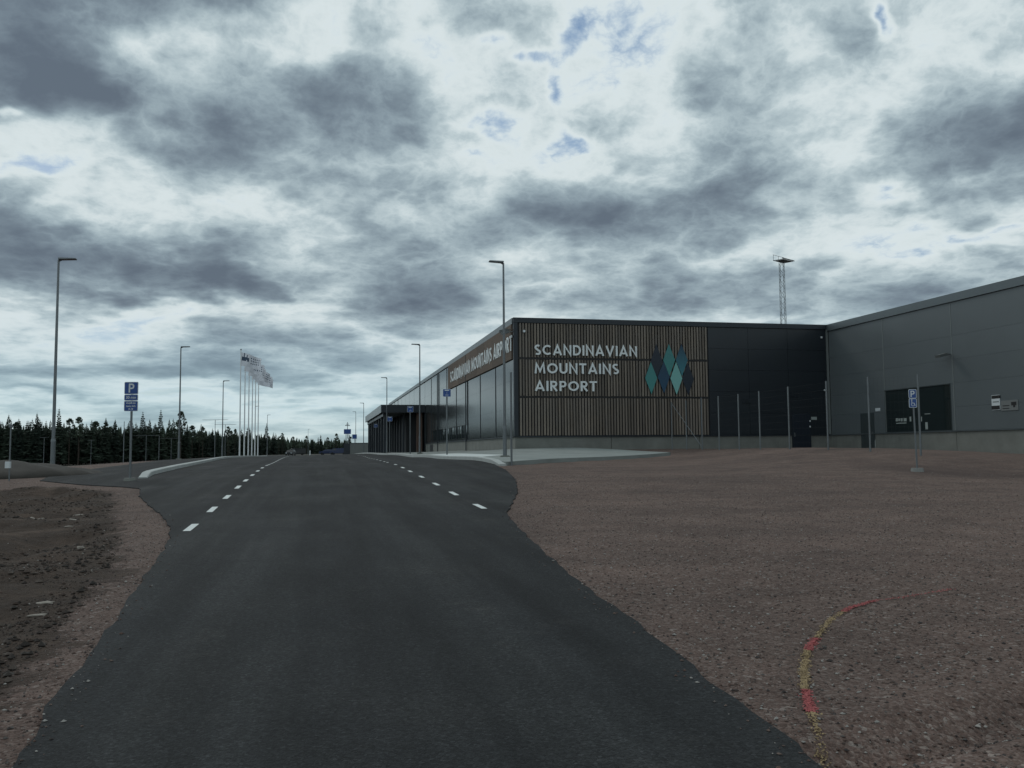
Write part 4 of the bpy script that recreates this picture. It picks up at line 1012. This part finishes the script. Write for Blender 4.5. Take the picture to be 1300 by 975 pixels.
def car(name, label, cat, px, by, d, L_, Hc, Wc, paint, rz, van=False):
    p = at(px, by, d); p[2] = gz(p[0], p[1]); root = thing(name, label, cat, p, rz)
    prof = [(0, .35), (0, .75), (.06, .92), (.22*L_, .98), (.36*L_, Hc*.97), (.45*L_, Hc), (.80*L_, Hc*.98), (.95*L_, 1.0), (L_, .9), (L_, .38)] if not van else \
           [(0, .35), (0, .95), (.05*L_, 1.1), (.16*L_, Hc*.92), (.22*L_, Hc), (.97*L_, Hc), (L_, Hc*.94), (L_, .38)]
    bm = bmesh.new(); R_ = []
    for s, k in ((-1, 1.), (1, 1.)):
        R_.append([bm.verts.new((x_-L_/2, s*Wc/2*(.84 if z_ > 1.0 else 1), z_)) for x_, z_ in prof])
    n_ = len(prof); bm.faces.new(R_[0]); bm.faces.new(R_[1][::-1])
    for i in range(n_): bm.faces.new((R_[0][i], R_[1][i], R_[1][(i+1) % n_], R_[0][(i+1) % n_]))
    bmesh.ops.recalc_face_normals(bm, faces=bm.faces[:]); bmesh.ops.bevel(bm, geom=bm.edges[:], offset=.05, segments=2, affect='EDGES')
    obj('body', bm, paint, root)
    for s in (-1, 1):
        a0, a1 = (.38, .80) if not van else (.2, .36)
        y_ = s*(Wc/2*.9); bm = bmesh.new(); q = [(a0*L_-L_/2-.25, 1.03), (a1*L_-L_/2+.2, 1.03), (a1*L_-L_/2, Hc-.12), (a0*L_-L_/2+.12, Hc-.12)]
        f = [bm.verts.new((x_, y_+s*(.03 if z_ < 1.2 else 0), z_)) for x_, z_ in q]; g_ = [bm.verts.new((x_, y_-s*.1, z_)) for x_, z_ in q]
        bm.faces.new(f); bm.faces.new(g_[::-1])
        for i in range(4): bm.faces.new((f[i], g_[i], g_[(i+1) % 4], f[(i+1) % 4]))
        bmesh.ops.recalc_face_normals(bm, faces=bm.faces[:]); obj('side_window', bm, carglass, root)
        for xw in (.17*L_-L_/2, .80*L_-L_/2): obj('wheel', T((xw, s*(Wc/2-.2), .33), (xw, s*(Wc/2+.01), .33), .33, n=14), tyre_m, root)
    obj('headlight', B(-L_/2-.02, -L_/2+.05, -Wc/2+.12, -Wc/2+.45, .62, .78), sign_white, root); obj('headlight', B(-L_/2-.02, -L_/2+.05, Wc/2-.45, Wc/2-.12, .62, .78), sign_white, root)
    return root
car('parked_car', 'dark blue van far off at the end of the road, right of the blue car', 'van', 430.5, 576.5, 235, 4.9, 1.75, 1.9, carblue, -YAW, True)
car('parked_car', 'dark blue car far off at the end of the road, left of the blue van', 'car', 416, 576.5, 240, 4.3, 1.45, 1.8, carblue, -YAW)
car('parked_car', 'small dark car far off where the left dashed line ends', 'car', 369, 578, 225, 4.2, 1.45, 1.8, carblack, math.pi/2-.2)
car('parked_car', 'dark van with raised roof parked behind the small dark car, before the trees', 'van', 377, 577.5, 250, 4.8, 1.95, 1.9, carblack, -YAW+.3, True)
for px, by, ty, d, lab in ((439.5,576.5,571,180,'short white bollard beside the low wall at the end of the road'),(393.5,578,572,190,'thin white marker post in the middle far end of the road')):
    p = at(px, by, d); o = obj('bollard', T((0, 0, -.2), (0, 0, (by-ty)*d/FPX), .11 if px < 400 else .28), paint_white); o.location = tuple(p); tag(o, lab, 'bollard')

# ------------------------------------------------------------------ conifers
def spruce(seed, H_=15., R_=2.3, levels=30, per=9):
    r_ = random.Random(seed); bm = bmesh.new()
    for k in range(levels):
        u = k/(levels-1); z = H_*(.10+.89*u); rad = R_*((1-u)**.70)*(1+.28*r_.uniform(-1, 1))+.12
        for q in range(per if u < .8 else 6):
            a = r_.random()*6.283; rr_ = rad*r_.uniform(.65, 1.15); dr_ = -rr_*.30*r_.uniform(.6, 1.3); wd_ = .26+rr_*.24; c_, s_ = math.cos(a), math.sin(a)
            def P(t_, w_, dz=0): return bm.verts.new((c_*rr_*t_-s_*w_, s_*rr_*t_+c_*w_, z+dr_*t_**1.4+dz))
            v0, v1, v2, v3, v4 = P(.02, 0, .1), P(.45, wd_), P(.5, -wd_*.9), P(1.0, 0, .08*rr_), P(.6, 0, -.35-.1*rr_)
            bm.faces.new((v0, v2, v3)); bm.faces.new((v0, v3, v1)); bm.faces.new((v0, v4, v3))
    tube(bm, (0, 0, H_*.95), (0, 0, H_*1.035), .05, .01, 4)
    return bm
def pine(seed, H_=15.):
    r_ = random.Random(seed); bm = bmesh.new()
    for k in range(26):
        u = r_.random()**.8; z = H_*(.42+.56*u); a = r_.random()*6.283; rr_ = 2.1*(1-u)**.5*r_.uniform(.3, 1.1); cx_, cy_ = rr_*math.cos(a), rr_*math.sin(a); s_ = r_.uniform(.45, .95)*(1.1-.5*u)
        for q in range(26):
            d = Vector((r_.gauss(0, 1), r_.gauss(0, 1), r_.gauss(0, .55))).normalized()*s_*r_.uniform(.5, 1.1); e = Vector((r_.gauss(0, 1), r_.gauss(0, 1), r_.gauss(0, 1))).normalized()*.24; f = d.cross(e); f = f.normalized()*.24 if f.length > .01 else e
            c0 = Vector((cx_, cy_, z))+d; bm.faces.new([bm.verts.new(c0+e), bm.verts.new(c0-e*.6+f), bm.verts.new(c0-e*.6-f)])
        tube(bm, (0, 0, z-.6), (cx_, cy_, z), .05, .02, 4, cap=False)
    return bm
def mesh_of(bm, name, m):
    me = bpy.data.meshes.new(name); bm.to_mesh(me); bm.free(); me.materials.append(m); return me
crowns = [(mesh_of(spruce(1), 'spruce_crown', spruce_m), 's'), (mesh_of(spruce(2, 15, 1.9, 34, 9), 'spruce_crown', spruce_m), 's'), (mesh_of(spruce(3, 15, 2.9, 26, 10), 'spruce_crown', spruce_m), 's'),
          (mesh_of(spruce(5, 15, 2.1, 26, 8), 'spruce_crown', spruce_m), 's'), (mesh_of(pine(4), 'pine_crown', pine_m), 'p'), (mesh_of(pine(8), 'pine_crown', pine_m), 'p')]
trunk_s = mesh_of(T((0, 0, -1), (0, 0, 14), .17, .03, 6), 'trunk', bark_m); trunk_p = mesh_of(T((0, 0, -1), (0, 0, 14.2), .16, .05, 6), 'trunk', pine_bark)
def tree(px, by, ty, d, kind, label, wscale=1.):
    p = at(px, by, d); H_ = at(px, ty, d)[2]-p[2]; me, kk = crowns[kind]; s = H_/15.4; wscale *= 1.18
    root = thing('spruce_tree' if kk == 's' else 'pine_tree', label, 'tree', p, random.random()*6.28, 'conifers along the forest edge')
    root.scale = (s*wscale, s*wscale, s); inst('crown', me, root, (0, 0, 0)); inst('trunk', trunk_s if kk == 's' else trunk_p, root, (0, 0, 0))
xsb = [-200, 0, 100, 200, 300, 400, 500]; bys = [600, 594, 590, 585.5, 580, 577.5, 576.5]; dis = [280, 300, 310, 340, 400, 500, 520]
tpx = [-200, 0, 60, 120, 200, 250, 290, 330, 350, 400, 445, 500]; tpy = [530, 533, 535, 536, 538, 542, 546, 548, 552, 556, 555, 559]
feat = [(9,528,1,'narrow-topped spruce rising at the left edge above the marker post'),(22,533,0,None),(34,536,2,None),(45,526,1,'spruce with a thin bare tip between left edge and the nearest lamp'),(73,520,3,'thin tall spruce directly behind the nearest left-hand lamp'),
        (87,532,4,None),(99,530,4,'pine with a round top right of the nearest left-hand lamp'),(115,535,2,None),(133,532,1,None),(145,534,0,None),(180,524,3,'open-branched tall spruce just right of the blue parking sign'),
        (189,534,1,None),(203,521.5,3,'tallest slim spruce between the parking sign and the second lamp'),(214,534,1,None),(229,523,4,'pine behind the second left-hand street lamp, sparse crown'),(219,533,0,None),(237,540,1,None),
        (257,543,4,None),(262,549,2,None),(276,547,1,None),(289,541,5,'round-crowned pine just right of the third street lamp'),(298,546,4,'pine with bare trunk left of the flagpoles'),(315,543,5,'pine behind the third flagpole'),(338,539,3,'tall spruce standing right of the flagpoles'),
        (347,551,2,None),(354,555,5,None),(372,556,4,None),(389,555,4,None),(407,554,1,None),(416,557,4,None),(427,552,4,'pine with a broad top left of the sensor mast'),(437,559,2,None)]
ZONES = [(0, 'just outside the left edge'), (12, 'left of the marker post'), (40, 'right of the marker post'), (66, 'left of the nearest lamp'), (100, 'right of the nearest lamp'), (130, 'right of the left twin lamp pair'), (157, 'left of the blue parking sign'), (190, 'right of the blue parking sign'),
         (227, 'left of the second lamp'), (255, 'right of the second lamp'), (282, 'left of the third lamp'), (304, 'between third lamp and flagpoles'), (328, 'behind the flagpoles'), (350, 'right of the flagpoles'), (390, 'behind the dark van'), (410, 'right of the farthest left-hand lamp'), (440, 'behind the blue vehicles'), (900, 'behind the low wall')]
KN = {0: 'dark spruce', 1: 'slim spruce', 2: 'broad spruce', 3: 'open-branched spruce', 4: 'bushy pine', 5: 'ragged pine'}
def tree_label(px, kind, rw): return KN[kind]+', '+('front', 'second', 'back')[rw]+' row of the forest, '+next(z for m_, z in ZONES if px < m_)
for px, ty, kind, lab in feat:
    by = np.interp(px, xsb, bys); d = np.interp(px, xsb, dis)-6
    tree(px, by, ty-2.5, d, kind, lab or tree_label(px, kind, 0).replace('front row', 'foremost row'), 1.0 if kind < 4 else .9)

px = -160.
while px < 486:
    for rw in range(3):
        q = px+random.uniform(-3, 3)+rw*2.2; by = np.interp(q, xsb, bys)+.3; d = np.interp(q, xsb, dis)+rw*9+random.uniform(-3, 3)
        ty = np.interp(q, tpx, tpy)+random.gauss(3.2, 4.2)
        if q < -14 and rw: continue
        if q > 445: ty = max(ty, 563)
        kd = random.choice([0, 0, 1, 2, 2, 4] if rw else [0, 1, 2, 3, 4, 5]); tree(q, by, ty, d, kd, tree_label(q, kd, rw), random.uniform(.85, 1.25))
    px += random.uniform(6.5, 9)
# far wood that reads as one mass
bm = bmesh.new(); r_ = random.Random(11)
for i in range(2600):
    q = r_.uniform(-900, 560); d = np.interp(q, xsb, dis)+r_.uniform(30, 130); by = np.interp(q, xsb, bys); p = at(max(q, -900), by, d); p[2] = min(p[2], EYE-1)
    H_ = (by-np.interp(q, tpx, tpy))*d/FPX*r_.uniform(.6, .9)
    if q > 445: H_ *= .6
    for k in range(5):
        z0 = H_*(.12+.17*k); rr_ = 2.4*(1-k/5.5)*r_.uniform(.8, 1.2); n_ = 6; a0 = r_.random()*6
        top = bm.verts.new((p[0], p[1], p[2]+z0+H_*.26)); ring = [bm.verts.new((p[0]+rr_*math.cos(a0+2*math.pi*j/n_)*r_.uniform(.6, 1.2), p[1]+rr_*math.sin(a0+2*math.pi*j/n_)*r_.uniform(.6, 1.2), p[2]+z0+r_.uniform(-.5, .3))) for j in range(n_)]
        for j in range(n_): bm.faces.new((ring[j], ring[(j+1) % n_], top))
obj('distant_wood', bm, spruce_m, kind='stuff')

# ------------------------------------------------------------------ spray-paint line on the gravel
pts = [(1066,985),(1060,972),(1045,950),(1031,915),(1023,880),(1020.5,850),(1024,828),(1036,805),(1055,786),(1080,772),(1110,762),(1150,753),(1210,746.5)]
G = [ground(*p)[:2] for p in pts]; colr = {'red': mat('spray_red', (.36, .085, .085), .8, var=.2, vscale=20), 'yellow': mat('spray_yellow', (.32, .23, .12), .8, var=.2, vscale=20)}
def colour_at(py, px):
    if 825 > py > 806 or 915 > py > 880 or py > 968: return 'red', 1.0
    if px > 1070: return 'red', (.6 if px < 1110 else .16)
    if 880 >= py > 825: return 'yellow', .75
    return 'yellow', .4
cum = [0]
for a, b_ in zip(G[:-1], G[1:]): cum.append(cum[-1]+math.dist(a, b_))
FV = {'red': [], 'yellow': []}
for i in range(7000):
    s = random.random()*cum[-1]; j = max(k for k in range(len(cum)-1) if cum[k] <= s); u = (s-cum[j])/(cum[j+1]-cum[j]+1e-9)
    c_ = G[j]+(G[j+1]-G[j])*u; ppx = pts[j][0]+(pts[j+1][0]-pts[j][0])*u; ppy = pts[j][1]+(pts[j+1][1]-pts[j][1])*u; cl, dn = colour_at(ppy, ppx)
    if random.random() > dn: continue
    tn = (G[j+1]-G[j]); tn = tn/np.linalg.norm(tn); o_ = random.gauss(0, .013); FV[cl].append((c_[0]+tn[1]*o_, c_[1]-tn[0]*o_))
root = thing('spray_paint_line', 'curved red and yellow sprayed marking line on the gravel, lower right', 'painted line')
for cl, P_ in FV.items():
    bm = bmesh.new()
    for x_, y_ in P_:
        z_ = float(gsurf(np.array([x_]), np.array([y_]))[0])+.006; n_ = 5; a0 = random.random()*6; rr_ = random.uniform(.002, .007)
        bm.faces.new([bm.verts.new((x_+rr_*math.cos(a0+2*math.pi*k/n_)*random.uniform(.6, 1.3), y_+rr_*math.sin(a0+2*math.pi*k/n_)*random.uniform(.6, 1.3), z_+random.uniform(0, .006))) for k in range(n_)])
    obj('paint_speckle', bm, colr[cl], root, kind='stuff')

# ------------------------------------------------------------------ loose stones and scraps on the soil
palest = mat('pale_stone', (.26, .23, .20), .85, var=.2, vscale=8)
def rock(px, py, sx_, sy_, sz_, lab, cat='stone', m=palest, name='stone'):
    p = ground(px, py); bm = bmesh.new(); bmesh.ops.create_icosphere(bm, subdivisions=2, radius=1)
    r_ = random.Random(int(px*7+py))
    for v in bm.verts: v.co *= r_.uniform(.75, 1.15)
    o = obj(name, bm, m); o.scale = (sx_, sy_, sz_); o.rotation_euler = (r_.uniform(-.2, .2), r_.uniform(-.2, .2), r_.uniform(-.6, .3)); zg = float(gsurf(p[:1], p[1:2])[0])
    o.location = (p[0], p[1], zg+sz_*.4); tag(o, lab, cat); return o
rock(40,656,.075,.05,.035,'pale angular stone on the dark soil, left of the two thin pale scraps')
rock(52,661,.07,.03,.02,'pale flat stone just right of and below the angular one on the soil')
rock(100,653,.09,.03,.015,'thin pale scrap on the soil near the gravel shoulder, upper of two')
rock(94,661.5,.10,.03,.015,'long thin pale scrap on the soil near the gravel shoulder, middle one')
rock(87,668,.07,.03,.015,'small pale scrap on the soil below the long one')
rock(103,686,.06,.035,.025,'pale stone in the middle of the soil by the shoulder bend')
rock(57,767,.075,.03,.012,'pale splinter of wood on the soil, upper of the pair', 'scrap', name='wood_scrap')
rock(47,780,.085,.022,.012,'pale splinter of wood on the soil, lower of the pair', 'scrap', name='wood_scrap')
